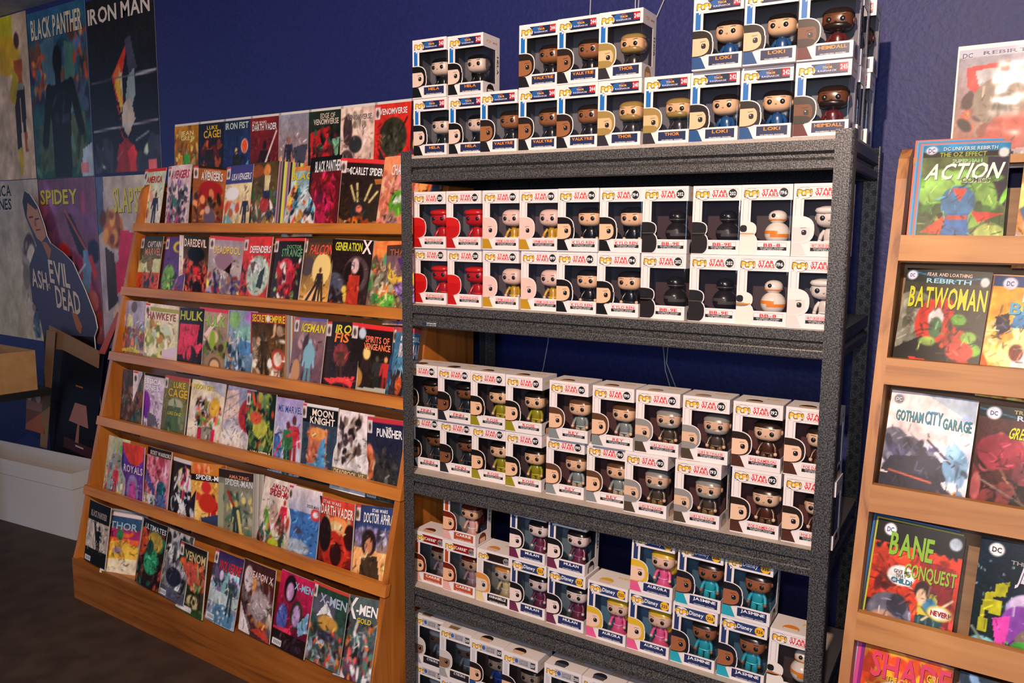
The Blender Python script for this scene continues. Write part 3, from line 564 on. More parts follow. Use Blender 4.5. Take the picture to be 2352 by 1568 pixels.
POSE = {'amer':(-0.034,0.381,1.515,-2.8,11.6,-0.7),'aven':(0.163,0.383,1.516,-2.8,8.1,-1.5),'unc':(0.341,0.387,1.512,11.9,1.3,5.0),'usa':(0.545,0.380,1.503,-2.7,9.6,-1.6),'brown':(0.694,0.382,1.507,-2.7,9.0,-1.7),'slack':(0.901,0.375,1.490,-2.8,13.1,-1.3),'bpan':(1.022,0.383,1.515,-2.8,8.9,-1.6),'scar':(1.171,0.384,1.507,16.5,5.4,3.7),'champ':(1.365,0.379,1.508,-2.8,12.9,-0.8),'cmar':(0.035,0.312,1.229,-2.8,10.9,-0.9),'champ2':(0.210,0.311,1.229,-2.8,11.5,-0.9),'dare':(0.333,0.318,1.233,5.6,3.2,2.4),'dead':(0.515,0.315,1.234,11.6,7.2,2.2),'defe':(0.716,0.313,1.233,-2.8,10.8,-1.1),'stra':(0.887,0.312,1.230,-2.8,11.2,-1.0),'falc':(1.033,0.312,1.233,-2.8,12.6,-0.6),'genx':(1.192,0.314,1.230,10.0,8.9,1.7),'guar':(1.377,0.310,1.228,-2.8,13.2,-0.7),'than':(1.459,0.311,1.212,-2.7,8.8,-2.7),'gwen':(0.021,0.245,0.960,-2.8,8.5,-1.2),'hawk':(0.176,0.248,0.959,15.2,3.4,3.7),'hulk':(0.410,0.245,0.952,-2.8,7.9,-1.5),'shulk':(0.537,0.247,0.961,1.9,6.2,0.8),'lega':(0.705,0.245,0.961,-2.8,9.7,-1.2),'secr':(0.859,0.249,0.960,5.9,3.4,0.1),'ice':(1.066,0.244,0.958,-2.8,10.8,-1.1),'ifist':(1.233,0.244,0.955,-2.8,10.0,-1.5),'spir':(1.358,0.247,0.958,5.7,5.3,2.0),'blue':(1.523,0.243,0.958,-2.8,12.6,-0.7),'dark':(0.098,0.175,0.683,-2.8,7.7,-1.3),'jess':(0.184,0.180,0.689,11.9,2.0,3.9),'luke':(0.383,0.175,0.689,-2.8,9.8,-1.1),'moong':(0.554,0.175,0.691,10.1,9.8,1.8),'webs':(0.754,0.173,0.691,-2.8,13.2,-0.3),'mons':(0.892,0.175,0.686,-2.8,8.7,-1.6),'msm':(1.032,0.175,0.682,-2.7,8.2,-1.8),'mkni':(1.186,0.176,0.680,2.7,6.4,0.2),'dpol':(1.345,0.172,0.677,-2.8,11.3,-1.0),'puni':(1.506,0.175,0.673,-2.7,6.0,-2.9),'gree':(0.067,0.103,0.414,-2.8,10.5,-0.7),'roya':(0.199,0.104,0.405,-2.8,6.5,-1.5),'swar':(0.359,0.103,0.412,-2.8,9.2,-1.1),'sgwe':(0.526,0.101,0.398,-2.8,9.8,-0.7),'smen':(0.675,0.105,0.402,10.0,4.9,-2.0),'asm':(0.832,0.104,0.405,7.1,5.3,-1.0),'asm2':(1.042,0.101,0.413,-2.8,12.8,-0.6),'shark':(1.183,0.101,0.410,-2.8,10.3,-1.4),'dvad':(1.342,0.102,0.401,-2.7,8.0,-1.9),'aphr':(1.507,0.099,0.402,3.4,12.7,-4.6),'bpsil':(0.095,-0.000,0.189,-2.9,9.4,0.0),'thor':(0.214,-0.003,0.164,18.5,11.9,2.2),'ulti':(0.460,-0.001,0.190,-2.9,11.9,0.1),'greyv':(0.610,-0.002,0.182,-3.0,13.0,0.3),'veno':(0.715,-0.001,0.156,-2.9,8.1,0.0),'wolv':(0.891,-0.001,0.167,-2.9,12.9,0.1),'weap':(1.075,-0.001,0.177,-2.9,8.6,0.1),'xred':(1.241,-0.002,0.177,-3.0,12.9,0.2),'xblu':(1.398,-0.002,0.182,-3.0,11.7,0.4),'xgol':(1.528,-0.001,0.163,-3.5,18.5,-6.6),'action':(3.014,0.379,1.457,8.4,6.8,2.6),'act2':(3.199,0.362,1.443,-2.7,20.0,-1.3),'batw':(2.988,0.306,1.194,-3.0,16.6,1.6),'beet':(3.157,0.302,1.184,-3.1,17.3,2.1),'goth':(2.993,0.232,0.947,10.8,35.2,3.8),'gree2':(3.164,0.235,0.916,-2.9,15.2,0.3),'bane':(2.994,0.157,0.655,0.2,21.8,1.1),'jet':(3.191,0.169,0.654,-2.9,14.0,0.5)}
T1, T2, T3, T4, T5, T6 = ('left rack tier ' + s for s in ('one', 'two', 'three', 'four', 'five', 'six'))
ART = [  # key, what it looks like, tier, printed blocks, stack of copies behind
 ('amer','cream cover with small dark figure and red title, leftmost',T1,"G cdb edc;R 0 0 100 6 d33;B 40 0 28 50 95 9 e99,9cb,dc8,c66,eda;F 70 40 56 235 642;R 0 80 35 90 ec4;TAMERICA|52|18|72|11|d33;K"),
 ('aven','pale cover with red title and crowded dark figures',T1,"G ecc dbb;B 70 10 28 90 95 9 434,757,365,a55,989,222,557;P a36 5 100 15 70 35 100;P a36 45 100 55 75 70 100;TAVENGERS|56|14|76|13|c35|.2;K"),
 ('unc','orange cover with dark red mass under white title',T1,"G b63 742;R 0 0 100 4 321;E 55 36 36 14 a22;B 46 10 40 90 98 10 822,321,954,d85,433;E 55 78 18 15 656;E 48 66 8 6 ca9;TUNCANNY|60|8|50|4|edc;TAVENGERS|58|15|64|12|eee;Z;K"),
 ('usa','yellow cover with blue title band and speech balloon',T1,"G eda ec9;R 0 0 100 28 448;B 34 0 55 60 100 10 e85,d54,fff,cc8,699;F 82 45 52 334 ca8;E 30 42 26 10 fff;TUSAVENGERS|60|17|72|10|eee|.15;K"),
 ('brown','brown cover, fanned copies at its right',T1,"G 542 653;B 50 0 45 100 98 10 363,c94,a33,cba,446;E 25 12 26 9 a52;E 62 12 12 9 d84;P dc9 55 20 75 20 72 45 56 45;P 335 52 42 76 42 80 70 55 70;E 60 62 16 11 a33",(9,.011,-.001,'cc3,857,443,dd4,968,322','fanned comic copy with yellow and purple edge on the first lipped tier')),
 ('slack','pale blue cover with orange and red splashes',T1,"G 8bc edc;B 46 0 30 100 98 11 fff,d53,5ac,e93,334,fb4,9cd;R 0 0 100 7 d84;TBLACK|52|14|84|10|ec2"),
 ('bpan','dark cover with crimson shape and large white title',T1,"G 111 511;R 8 20 100 100 611;E 45 70 30 26 b14;E 65 50 22 14 a13;E 38 55 13 10 713;B 20 10 25 90 98 7 912,411,c25;R 0 0 100 20 111;TBLACK PANTHER|58|13|112|15|eee"),
 ('scar','black cover with claw-like yellow slashes',T1,"G 211 321;P a63 0 100 0 76 25 86 100 80 100 100;R 20 82 80 85 cb8;E 52 72 20 17 222;B 22 30 78 75 99 8 d72,321,b41,222;L 30 36 42 56 4 dc8;L 44 33 48 56 4 dc8;L 76 33 64 54 4 dc8;L 90 42 74 56 4 dc8;E 52 66 7 5 e76;R 0 0 100 5 d33;TTHE|22|16|12|5|eee;TSCARLET SPIDER|62|16|74|10|eee;K"),
 ('champ','orange cover with bright green blob, beside the dark post',T1,"G f96 e87;B 70 0 22 100 98 12 f97,d75,fa8,b65,e98;E 55 62 24 17 6a3;E 48 58 7 5 cdb;E 62 56 7 5 cdb;B 18 20 78 90 98 10 866,b87;TCHAMPIONS|62|18|90|14|fee"),
 ('cmar','black and mint cover with red lower half, leftmost',T2,"G 221 dd9;P dd9 0 58 0 40 25 45 60 38 100 36 100 58;R 0 58 100 100 d42;B 22 35 60 75 98 9 221,321,442;E 55 45 14 12 863;TCAPTAIN|65|13|60|10|ecb;TMARVEL|62|25|72|12|d86;K"),
 ('champ2','purple cover with green and pink shapes',T2,"G 537 748;E 30 66 28 22 7a4;E 50 85 24 16 583;B 20 30 60 70 98 8 c33,9c5,242,b6a;E 62 16 26 9 ec3;E 66 17 18 6 537;K"),
 ('dare','red and black cover with white left margin',T2,"G 221 e76;B 75 12 38 95 98 9 d33,211,b22,e65,311;E 60 27 28 12 111;E 66 78 16 10 211;R 0 0 16 100 fdc;TDAREDEVIL|56|10|74|12|fdc;Z"),
 ('dead','lilac cover with yellow title and crowded purple shapes',T2,"G a9a ba9;R 0 0 100 6 d45;E 48 36 26 14 978;P 211 50 50 70 38 68 56;B 90 0 58 100 98 8 447,b45,dc5,767,a76,335,98a;TDEADPOOL|54|20|78|11|ec6;K"),
 ('defe','red cover with pale faceted crystal',T2,"G d33 d32;E 62 56 40 29 bcb;P eee 40 45 60 30 72 50;P 344 68 52 85 42 80 75 60 72;P 755 32 40 50 34 46 56;P 8ba 48 62 62 70 52 80;B 20 0 36 25 98 6 321,d33;TDEFENDERS|62|18|80|10|fff;K"),
 ('stra','dark cover with swirling red cloak shape',T2,"G 211 322;E 55 56 30 22 b23;E 50 40 22 12 d34;B 44 20 30 95 90 9 c33,311,fdc,8a6,511,a22;R 0 0 100 4 d33;TDOCTOR|70|12|46|5|7a7;TSTRANGE|64|20|66|11|6a7;K"),
 ('falc','golden cover with red title and dark striped wings',T2,"G 432 fb5;R 0 0 100 5 432;E 25 38 22 14 544;E 70 42 28 22 fd8;P fc8 0 100 60 60 100 100;L 62 60 20 100 7 321;L 68 60 50 100 6 321;L 76 60 88 100 6 321;F 68 40 44 322 532;TFALCON|62|15|80|13|f54|.2;K;Z"),
 ('genx','black cover with yellow title and red uniformed shape',T2,"G 211 322;E 65 45 30 24 544;E 60 45 24 19 211;E 15 60 22 16 556;B 30 5 62 70 98 8 556,d43,ec5,322;P b32 48 46 76 46 74 98 46 98;E 62 34 9 10 dbb;P edd 88 100 100 72 100 100;TGENERATION|42|9|66|11|dd3;TX|86|8|22|18|fee",(3,.004,.001,'888,999','spare copy tucked behind the black and red comic, second lipped tier')),
 ('guar','orange topped cover with green and brown heads',T2,"G f84 e73;B 70 0 24 100 98 13 875,b75,5a4,aa8,543,fc9;E 60 78 20 12 6b4;E 50 22 16 10 5a7;R 0 0 100 10 f84"),
 ('than','purple and gold cover beside the dark post',T2,"G 756 c97;P eb4 5 22 30 40 70 40 95 22 95 55 5 55;P 537 30 16 70 16 50 38;E 50 72 46 26 86a;B 16 10 55 90 95 8 97b,759,a8c;R 0 0 100 14 532;TTHANOS|50|9|80|8|a65"),
 ('gwen','lilac cover with cream fist-like shape, leftmost',T3,"G bab a9a;P ed9 15 20 40 25 45 42 15 42;R 0 44 100 78 a66;B 36 0 44 100 78 9 765,d74,8aa,a55,cb4;P dc3 0 79 50 74 100 82 0 82;R 0 82 100 100 a67;E 45 10 14 9 655;TGWENPOOL|52|89|88|10|edc|.1"),
 ('hawk','cream cover with olive figures and lower case title',T3,"G edc dda;R 0 5 100 12 aa6;B 75 0 30 70 98 9 9a6,cc8,785,b85,bcb,eec;P dcd 55 72 100 62 100 100 60 100;THAWKEYE|50|18|84|11|a66;K;Z",(6,.005,-.0005,'9a9790,6f6a62,b5b0a8','spare copy behind the cream olive comic, third lipped tier')),
 ('hulk','bright pinkish red and black cover with yellow title',T3,"G 211 211;P f35 5 24 85 24 78 55 95 50 100 55 75 78 60 98 20 70 0 72;E 58 78 24 22 211;E 50 66 10 12 f35;THULK|50|11|92|14|cc3;Z"),
 ('shulk','tan cover with large machine wheel and green shape',T3,"G b98 876;R 0 0 100 6 d45;B 36 5 36 95 70 9 542,893,321,675;E 52 42 20 10 eca;E 52 46 10 14 9b3;E 62 82 34 17 a86;E 64 83 20 12 543;E 64 83 16 9 eb8;P fdc 0 28 25 38 75 4 80 10 30 44;THULK|56|18|76|16|9c5;K;Z"),
 ('lega','blue cover with green head shape and white footer',T3,"G 9ab 579;P 8ba 30 25 80 20 90 45 30 50;B 50 0 40 100 90 9 356,9bc,d95,234,ccd;E 25 14 20 12 8b6;E 80 8 18 8 b7c;E 72 52 26 12 58b;R 10 92 97 100 fff;TMARVEL LEGACY|54|96|78|5|d33"),
 ('secr','yellow titled brown cover in a thick stack',T3,"G 321 a74;B 70 0 20 100 98 10 edc,876,543,ca8,653;F 42 28 62 432 543;E 80 62 17 15 b43;E 80 62 11 10 edc;R 0 0 100 14 a33;R 0 14 3 100 a33;E 52 7 6 5 eee;TSECRET|27|7|44|10|ec3;TEMPIRE|78|7|42|10|ec3;Z",(7,.005,-.0008,'c8bfb0,a8603a,8a8a8c,777577','spare copy in the thick stack behind the yellow titled brown comic')),
 ('ice','mauve cover with pale icy blue figure',T3,"G 977 645;R 0 0 100 4 66a;B 26 0 18 60 95 10 755,433,a88;E 20 72 14 16 c96;F 58 28 70 8bc 9cd;E 58 48 18 14 8bc;TICEMAN|62|13|84|11|ed2|.2;K;Z"),
 ('ifist','dark cover with red ground and yellow red title',T3,"G 211 322;E 50 42 22 15 833;F 50 30 50 532 a44;P f44 5 75 95 68 85 85 30 82;E 55 90 36 12 322;P f34 60 100 100 88 100 100;TIRON|62|9|66|11|ed3|.15;TFIST|62|20|66|12|f83|.15;K;Z"),
 ('spir','black cover with pale moon and flaming orange title',T3,"G 211 221;R 0 0 100 6 e33;E 28 12 9 7 cde;E 15 68 20 14 b84;F 42 33 48 322 eda;E 42 36 9 8 fd8;F 68 38 45 333 554;F 88 38 45 c33 ea6;P bba 0 82 100 76 100 100 0 100;L 5 95 60 88 1.5 fff;L 40 90 90 96 1.5 fff;TSPIRITS OF|65|18|56|8|f75;TVENGEANCE|65|27|62|8|f85;K"),
 ('blue','deep blue cover with misty light, beside the dark post',T3,"G 235 358;P 7bc 30 25 70 30 65 65 25 60;E 45 45 10 30 346;R 0 68 100 100 245;B 34 0 65 100 98 6 467,134;K"),
 ('dark','dark mottled cover half hidden, leftmost',T4,"G 432 532;B 70 0 0 100 100 12 643,743,354,865,322"),
 ('jess','lilac white cover with purple paint smear',T4,"G cbc dcd;R 0 0 14 100 edd;R 30 0 100 4 221;B 36 60 20 95 90 3 a8b,b9c;E 42 48 15 20 83a;E 45 60 10 12 73a;P 667 50 60 75 65 85 85 50 85;B 12 60 86 90 98 9 cce;TJESSICA|60|12|62|8|fff;TJONES|58|22|50|8|eef;K"),
 ('luke','olive green cover with yellow block title',T4,"G 873 664;R 0 0 100 5 b43;E 55 42 30 10 bb9;P 564 25 45 80 45 75 100 15 100;E 45 75 18 16 574;B 20 20 40 90 98 9 463,786,453;TLUKE|65|12|46|9|ec3;TCAGE|60|24|82|12|eb2;TLUKE CAGE|55|55|56|5|dc3;K"),
 ('moong','white cover with round crowd and pink machine below',T4,"G edb edc;P bbc 20 0 100 0 100 20;E 55 45 43 25 edd;B 80 22 28 90 62 7 d54,222,5a4,b85,fff,953;E 75 36 14 14 eb4;R 32 68 82 100 d25;R 44 66 72 86 998;R 48 90 68 96 211;TMOON GIRL|38|9|62|7|dc4"),
 ('webs','white and lilac cover with round red shape at right',T4,"G 99b edc;P ecb 0 8 40 4 60 40 0 50;L 0 20 60 5 2 88a;L 0 40 70 10 2 88a;L 20 50 80 20 2 88a;E 92 36 38 24 b22;L 60 36 98 36 1.5 511;L 92 15 92 58 1.5 511;R 0 62 70 100 edc;L 10 60 45 75 3 99b;TSPIDER|45|89|70|9|d33|.1"),
 ('mons','dark green cover full of gold and orange shapes',T4,"G 121 232;B 120 0 4 100 82 10 363,9a4,c42,241,cb5,122,685;E 55 48 24 14 bb4;E 40 35 20 9 d53;TMONSTERS|62|84|66|10|fdb;TUNLEASHED|66|93|60|6|fdb;K"),
 ('msm','pale violet and blue cover with red ribbon',T4,"G a9c cde;P 46a 0 60 30 45 45 70 30 98 0 98;B 16 0 70 60 98 8 58b,79c;L 20 78 45 55 4 d33;L 20 78 50 90 4 d33;F 78 22 74 c34 633;F 60 30 68 374 633;L 55 50 85 44 5 d33;TMS. MARVEL|62|14|82|9|349"),
 ('mkni','black cover with orange brick tower and blue cloak',T4,"G 111 122;R 0 25 100 100 345;R 25 30 75 96 c75;B 64 22 30 78 95 5 a54,b64,d86;E 50 37 24 8 e95;P 59c 10 80 45 75 60 45 70 40 75 88 50 95 15 92;R 0 94 100 100 233;R 0 0 100 4 eee;TMOON|60|10|56|9|fed;TKNIGHT|60|20|66|9|fed;K"),
 ('dpol','white cover with dark tumbling shapes and brown band',T4,"G edd ddd;B 60 10 10 72 68 9 433,211,755,a98,fff;R 0 72 100 88 763;R 0 88 100 100 eee;TDEADPOOL VS|50|77|84|6|eda;TOLD MAN LOGAN|50|84|88|6|eda;Z"),
 ('puni','black cover, white title, orange blast at left',T4,"G 224 333;E 8 55 16 22 e86;E 5 65 12 12 fca;B 26 0 45 25 75 6 d74,fca,843;F 52 34 64 222 655;E 52 70 30 24 333;E 50 92 30 10 554;B 20 20 45 95 95 7 444,222,555;R 0 0 100 5 c34;TTHE|62|11|16|3|fff;TPUNISHER|64|17|70|10|fff;K;Z"),
 ('gree','green and grey cover with red figure, leftmost',T5,"G cc9 9ab;R 0 0 20 100 cb9;B 20 0 30 100 98 9 a89,c66,88a,dc8;E 55 36 24 12 998;F 55 42 55 d34 e65;E 75 88 18 9 dc5;TE|72|16|22|12|7b4"),
 ('roya','purple cover with red top and pink head shape',T5,"G 63a 748;P e43 0 0 100 0 95 22 70 32 40 30 10 15;R 0 20 10 38 236;E 55 72 26 26 98b;E 55 77 16 22 d5a;TROYALS|54|38|84|11|edd"),
 ('swar','pink cover with black title band and blue figure',T5,"G d9a c67;B 60 0 14 90 60 11 d78,b45,e9a,c56;P 659 0 30 50 62 50 75 0 50;E 72 58 18 12 256;P 569 55 66 95 66 95 100 50 100;R 0 70 52 100 edc;E 40 80 8 8 367;R 0 0 100 12 211;TSECRET WARRIORS|56|7|86|6|edc"),
 ('sgwe','black and white cover with rainbow outline',T5,"G 211 223;E 55 28 36 17 ec5;E 55 28 33 15 fdc;B 50 10 14 95 80 9 fff,211,d46,eee,112;P eee 20 50 60 60 90 98 70 98 40 65;R 0 0 100 6 edd;TSPIDER|65|92|62|8|e3a|.1;Z"),
 ('smen','cream cover with large red and dark figures',T5,"G e93 fd8;R 0 0 100 16 d82;B 26 0 0 100 16 7 c53,f96;R 0 16 100 25 211;F 66 44 56 b22 311;E 48 56 26 14 c32;E 45 34 14 9 d33;P 346 30 78 80 70 90 100 25 100;E 18 48 12 6 d43;TSPIDER-MEN|56|20|82|7|fff;Z"),
 ('asm','grey green cover with winged figure, thick stack',T5,"G 887 886;R 0 0 100 12 322;R 0 20 18 100 aa8;B 60 15 28 95 98 9 cb7,465,aa7,344,998;L 30 30 60 60 7 a32;F 55 40 55 344 cb5;L 60 55 72 92 8 dc7;TAMAZING|60|8|56|5|d86;TSPIDER-MAN|60|16|82|9|ddd;Z",(6,.0045,-.0006,'b8b4ac,8a8880,a09c94','spare copy in the grey green stack, fifth lipped tier')),
 ('asm2','cream cover with red figure above crowded green shapes',T5,"G edc cba;B 80 0 45 100 98 9 465,232,7a3,b44,edc;E 45 44 15 13 ca9;F 75 24 44 b23 a22;E 55 85 18 10 bc3;TAMAZING|60|9|62|7|a23;TSPIDER-MAN|60|17|74|9|b23;Z"),
 ('shark','blue sea cover with a white shark',T5,"G edd 46b;R 0 30 100 100 47b;B 16 0 34 100 60 2 258;E 40 76 38 10 abc;P abc 25 66 35 56 20 74;P cde 30 80 80 76 50 86;P 9ab 5 97 45 84 60 90 30 100;E 40 55 12 4 545;E 88 30 14 8 d33;E 88 30 8 4 eee;TSPIDER-MAN|78|21|34|4|433;K;Z"),
 ('dvad','fiery red orange cover with dark hooded shape',T5,"G d43 511;B 40 10 25 100 60 9 e63,f95,c32,fc8;E 60 40 36 20 f95;E 55 35 20 9 fc8;E 55 62 38 24 c32;E 25 45 18 22 211;E 92 42 14 16 311;E 58 66 16 15 311;R 0 80 100 100 211;R 0 0 8 100 211;TSTAR WARS|40|5|52|4|fdd;TDARTH VADER|54|14|92|12|fed;Z"),
 ('aphr','blue to orange cover with dark haired person',T5,"G 347 ea6;P 347 0 0 100 0 100 26 0 30;B 34 5 28 98 50 8 98b,445,bbc;P fb7 0 50 100 55 100 100 0 100;P 432 25 62 65 58 78 100 20 100;E 42 44 19 16 322;E 42 47 10 10 c86;TSTAR WARS|65|5|38|4|fff;TDOCTOR APHRA|62|14|86|12|eee;K"),
 ('bpsil','black cover with white square and dark silhouette, leftmost',T6,"G 111 111;R 0 30 100 76 cba;F 60 36 50 111 111;L 38 34 50 58 9 111;R 0 76 100 100 111;TBLACK PANTHER|50|18|74|10|655;Z"),
 ('thor','blue, pink and yellow sunset cover',T6,"G 346 ec9;P 357 0 6 100 6 100 26 0 22;R 0 24 100 44 a36;P e63 0 40 100 40 100 50 0 48;P eb4 0 52 50 42 100 52 100 75 0 80;P edb 0 76 100 70 100 100 0 100;B 10 10 55 90 70 3 ca5,d84;E 60 30 22 8 e63;E 62 27 16 4 a36;E 45 34 9 9 385;E 42 60 13 5 a89;R 0 0 100 6 edd;TTHOR|52|20|78|12|9bc;K",(5,.002,.002,'8a8f96,b4b0a8,6d7680','spare copy behind the sunset coloured comic, base tier')),
 ('ulti','dark cover with glowing yellow and green centre',T6,"G 211 211;B 56 0 20 100 98 10 211,642,275,832;E 60 30 30 16 ca4;E 55 60 30 20 396;E 45 40 14 12 243;E 10 35 22 22 b42;R 0 0 100 14 111;TULTIMATES|55|10|84|8|ccc"),
 ('greyv','grey and white cover with black shapes, bottom barcode',T6,"G bbb 777;B 90 0 0 100 82 10 ddd,444,222,999,667;E 50 66 30 14 223;R 0 84 100 100 556;Z"),
 ('veno','green cover with reddish orange beast and yellow title',T6,"G 232 352;B 64 0 25 100 65 10 c53,a42,8a6,d75,432;E 45 42 28 16 c54;E 40 76 42 13 221;E 65 80 24 10 cb8;B 24 10 66 100 95 8 221,432;R 0 90 60 98 edd;R 0 0 100 7 211;TVENOM|60|15|74|13|db8;K"),
 ('wolv','snowy blue cover with slanted red title',T6,"G 325 abc;B 70 0 28 100 62 10 cbd,345,9cc,657;R 0 55 100 72 bcc;P 58a 10 100 30 75 60 70 95 80 90 100;F 75 30 52 344 556;B 10 20 75 90 98 4 eef;TWOLVERINE|60|18|80|14|d33|.2;K;Z"),
 ('weap','maroon cover with pale muscular mass and white corner',T6,"G 422 533;B 90 0 18 100 90 11 ba9,766,d84,522,877;E 20 25 15 18 dcc;E 60 55 26 20 a99;P c43 40 92 80 80 100 100;P edd 0 60 42 100 0 100;TWEAPON X|56|16|78|10|ecc|.15"),
 ('xred','crimson cover with bluish violet heads',T6,"G c25 412;E 35 20 19 18 211;E 35 24 11 12 c9c;E 62 50 17 19 332;E 62 51 11 14 b9c;E 22 60 16 18 56b;P d35 0 75 50 70 60 80 0 92;P 8bd 70 60 95 40 98 65 75 75;R 0 78 100 100 211;B 14 10 80 90 98 6 323,545;TX-MEN|72|13|52|10|9bd;Z"),
 ('xblu','grey green cover with orange dome and white cross',T6,"G 243 455;E 40 30 32 19 556;P eee 22 42 45 20 68 38 50 34;E 55 46 27 10 c94;B 110 0 56 100 98 7 655,b63,9ab,c43,333,576;E 55 62 24 6 334;R 0 0 100 4 c43;TX-MEN|62|17|72|12|abc;K"),
 ('xgol','grey cover, white cross title above crowd, rightmost',T6,"G 566 345;B 130 0 34 100 98 8 655,b63,ccc,534,576,222,c55,846;P edd 0 76 36 100 0 100;TX|27|14|36|26|fff;T-MEN|70|15|56|13|fff;TGOLD|66|28|38|6|ec2;K"),
]
for i, a in enumerate(ART):
    x, y, z, yw, ln, rl = POSE[a[0]]
    comic(a[0], (x, y, z), yw, ln, rl, 'comic with ' + a[1] + ', ' + a[2], a[3], 100 + i, w={'blue': .14, 'aphr': .158, 'puni': .158, 'xgol': .16}.get(a[0], .168), h=.243 if a[2] == T6 else .26, stack=a[4] if len(a) > 4 else (), thick=.002 + .0015 * (i % 3))
TOP = [('jean','golden brown cover and green figure, leftmost',"G c80 630;B 60 0 0 100 100 9 e92,a50,fc6,741,b71;F 52 38 52 3a3 ca8;P edc 78 100 100 70 100 100;TJEAN|54|12|52|7|fe9;TGREY|54|20|52|7|fe9"),
 ('cage','dark cover with orange outline and yellow title',"G 223 112;B 40 15 30 85 85 11 c52,511,a41;F 45 28 76 211 311;TLUKE|55|7|42|6|ec2;TCAGE!|55|17|68|12|eb2"),
 ('fist','blue cover with glowing red fist shape',"G 235 237;P 4ac 40 100 90 100 95 60;L 60 70 80 42 9 221;F 48 42 58 221 da5;P eb3 30 100 45 100 55 70;E 79 40 13 11 fba;E 79 40 10 9 f52;TIRON FIST|50|8|86|10|cdc"),
 ('vader','dark red cover with a bright diagonal beam',"G 822 511;P 300 0 100 100 100 100 70;F 52 35 80 211 211;L 38 88 92 22 5 fdd;TSTAR WARS|32|7|50|4|fdc;TDARTH VADER|50|14|86|10|eee"),
 ('cap','dusty lilac cover with cream base and shield-like shape',"G 99a a76;B 60 0 60 100 100 8 e96,b65,c87,766;F 35 32 60 334 a65;P 445 50 48 98 44 90 70 74 84 58 74"),
 ('edge','black cover with red patch and green flash',"G 232 211;P c22 5 30 70 22 75 60 50 90 10 75;B 60 15 25 95 95 9 221,622,354,111;P 7a8 75 40 98 38 90 75;TEDGE OF|60|7|46|7|cba;TVENOMVERSE|55|15|78|8|dcb"),
 ('white','cream cover with black ink splashes',"G ecb ecb;B 30 10 6 95 24 7 a98,876,cba;E 20 75 22 18 544;E 45 50 20 12 333;E 22 30 14 22 433;B 22 40 75 80 98 8 465,7a9,354,333;TVENOMVERSE|55|13|72|7|988"),
 ('vverse','bright red cover with round black mass',"G d32 c22;E 52 44 38 26 332;B 30 25 25 80 62 9 554,332,443,221;B 44 15 68 95 98 8 322,433,544;L 90 20 70 40 4 322;L 15 60 30 78 6 322;TVENOMVERSE|52|10|76|8|eee;K"),
 ('de','dark cover with glowing yellow light, rightmost half hidden',"G 322 413;E 25 55 18 12 ec5;B 20 0 25 100 98 9 635,423,853;TDE|26|17|40|12|ec4")]
for i, (k, d, s) in enumerate(TOP):
    comic(k, (.068 + .1682 * i, .500, 1.6915), 0, 3.5, 0, 'bagged comic with ' + d + ', left rack top ledge', s, 300 + i, bag=True, group='bagged comics on the top ledges')
comic('camx', (1.494, .383, 1.508), -3, 11, -1, "comic with orange cover and yellow title, seen through the steel unit's upper bay", "G e83 a41;B 60 0 10 100 98 12 d73,b52,e95,532,f96;E 70 50 14 12 456;TCAPTAIN|62|10|76|10|dc2;TAMERICA|62|21|70|10|dc2", 330, group='comics on the racks')
comic('invi', (1.540, .238, .958), -2, 12, 0, "comic with blue cover and red white title, seen through the steel unit's middle bay", "G 479 59b;B 20 0 40 100 98 10 322,467,79b;E 30 75 25 25 322;E 35 70 12 12 c52;R 0 0 100 6 b44;TINVINCIBLE|60|13|76|6|eee;TIRON MAN|60|27|78|17|fdd", 331, w=.118)
